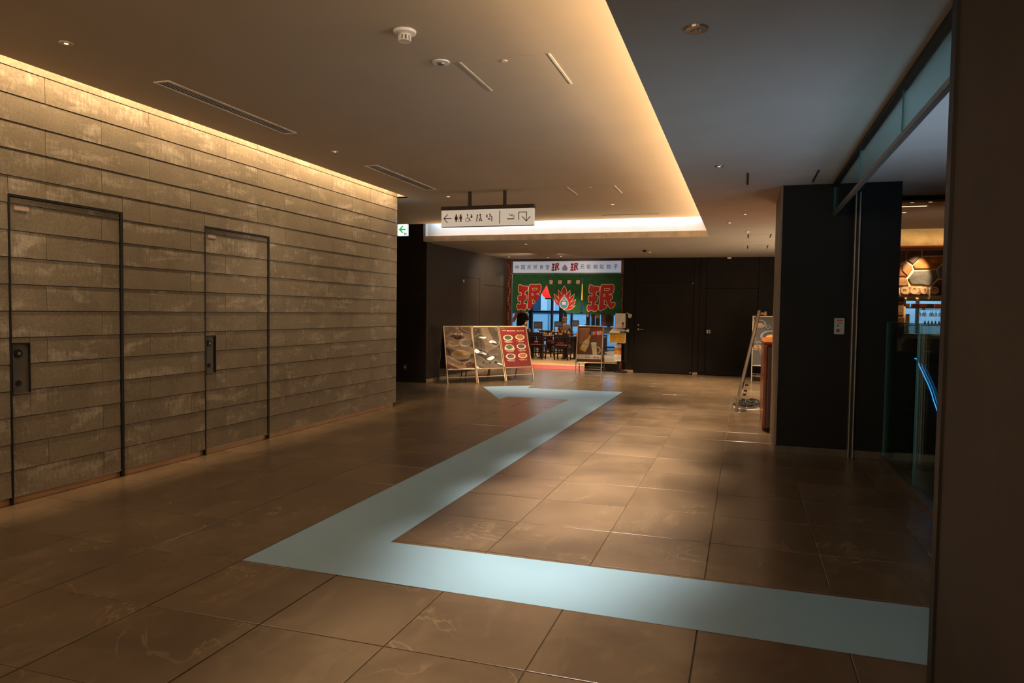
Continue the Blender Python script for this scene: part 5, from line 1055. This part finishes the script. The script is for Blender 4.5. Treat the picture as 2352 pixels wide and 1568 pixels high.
# kitchen behind the hatch
struct(MB().box(1.9, 9, 20.0, 20.1, -1, 4.2).build('wall_light_court', mat('court_blue', (130, 180, 215), .7, var=.05)))
struct(MB().box(1.9, 9, 13.42, 16.9, -.05, 0).build('floor_grill', mat('grill_floor', (90, 70, 54), .6))); struct(MB().box(1.9, 9, 13.3, 17, 2.62, 2.7).build('ceiling_kitchen', mat('kitchen_ceiling', (110, 90, 70), .8)))
wk = MB()
for x in (2.60, 3.42, 3.90, 4.5): wk.box(x, x+.06, 16.9, 16.98, 0, 2.7)
wk.box(1.9, 6, 16.9, 16.98, 0, .9).box(1.9, 6, 16.9, 16.98, 2.2, 2.7).build('window_2', M_mull); struct(bpy.data.objects['window_2'], 'kitchen window seen through the serving hatch')
for q in range(5): MB().box(2.66, 3.42, 16.88, 16.9, .95+q*.09, .97+q*.09).build('blind_slat', mat('blind_pale_blue', (120, 160, 190), .5), bpy.data.objects['window_2'])
# shelf boxes, glasses on the rack, bottles on the ledge, chair backs
sh = thing('hatch_shelf', 'narrow shelf hanging above the serving hatch with coloured boxes', 'shelf', (3.0, 13.7, 1.70)); pin(MB().box(2.55, 4.2, 13.62, 13.86, 1.655, 1.67).build('shelf_board', M_metal, sh)); pin(MB().box(2.55, 2.57, 13.62, 13.86, 1.67, 2.6).build('upright', M_metal, sh)); pin(MB().box(4.18, 4.2, 13.62, 13.86, 1.67, 2.6).build('upright', M_metal, sh))
for k, (x, c_, lb) in enumerate(((2.62, (206, 140, 80), 'tan'), (2.76, (120, 50, 40), 'maroon with a small white figure'), (2.87, (176, 84, 40), 'orange brown'), (2.98, (84, 52, 56), 'dark plum'), (3.10, (190, 84, 50), 'rust red'))):
    o = bev(MB().box(x-.05, x+.048, 13.66, 13.80, 1.67, 1.735).build('storage_box', mat('box_%d' % k, c_, .6)), .003); tag(o, lb+' box on the shelf above the serving hatch', 'box', 'boxes on the hatch shelf')
rk = thing('glass_rack', 'rack of hanging glasses in the serving hatch', 'rack', (3.1, 13.75, 1.62)); pin(MB().box(2.86, 4.0, 13.70, 13.72, 1.635, 1.642).box(2.86, 4.0, 13.86, 13.88, 1.635, 1.642).build('rail', M_metal, rk)); pin(MB().box(2.9, 2.905, 13.70, 13.88, 1.64, 1.655).build('bracket', M_metal, rk))
M_gl = glass('wine_glass', (.95, .92, .88), .25, .8, .05)
for k in range(10):
    x = 2.84+.05*k+.012*(k % 2); y = 13.74+.05*(k % 3); g_ = MB().lathe([(.022, .0), (.004, -.006), (.004, -.05), (.018, -.065), (.024, -.09), (.020, -.12)], 10).build('wine_glass', M_gl, None, True); g_.location = (x, y, 1.64)
    tag(g_, ('first', 'second', 'third', 'fourth', 'fifth', 'sixth', 'seventh', 'eighth', 'ninth', 'last')[k]+' upside down stemmed glass from the left in the hatch rack', 'glass', 'glasses hanging in the hatch rack')
BC = [(190, 60, 50), (206, 190, 180), (60, 44, 90), (200, 150, 60), (190, 110, 40), (60, 70, 60), (220, 190, 60)]
for k in range(7):
    x = 2.88+.052*k; y = 13.55; m_ = mat('bottle_%d' % k, BC[k], .3); t = thing('sauce_bottle', '%s bottle standing in the serving hatch' % ('red', 'pale', 'violet', 'amber', 'orange', 'dark green', 'yellow')[k], 'bottle', (x, y, 1.38), 0, 'bottles in the serving hatch')
    MB().lathe([(.016, 0), (.017, .035), (.008, .05), (.008, .062)], 10).build('bottle_body', m_, t, True); MB().lathe([(.009, .062), (.009, .070)], 8).build('cap', M_pk, t)
struct(MB().box(2.55, 4.2, 13.5, 13.62, 1.365, 1.38).build('trim_9', M_metal), 'steel ledge carrying the bottles')
ap_ = thing('coffee_machine', 'pale kitchen machine on a metal stand at the left of the hatch', 'appliance', (2.66, 14.0, 1.235)); bev(MB().box(-.10, .06, -.1, .1, .14, .33).build('housing', mat('appliance_tan', (160, 130, 100), .4), ap_), .01); MB().box(-.09, 0.0, -.105, -.1, .2, .28).build('front_panel', mat('appliance_cream', (206, 190, 160), .5), ap_); MB().box(-.1, .06, -.1, .1, 0, .02).build('base', M_metal, ap_); MB().box(-.08, -.06, -.08, .08, .02, .14).build('leg', M_metal, ap_); MB().box(.03, .05, -.08, .08, .02, .14).build('leg', M_metal, ap_)
sg = MB().box(-.028, .028, -.004, .004, -.014, .014).build('round_tag', M_white); bev(sg, .012, 3); sg.location = (2.60, 13.49, 1.43); tag(sg, 'small white oval tag on the ledge of the serving hatch', 'tag'); MB().box(-.018, .018, -.006, -.004, -.005, .005).build('print', M_pk, sg)
struct(MB().box(1.9, 6, 9.62, 13.2, -.004, .0).build('floor_grill_front', MATS['grill_floor']))
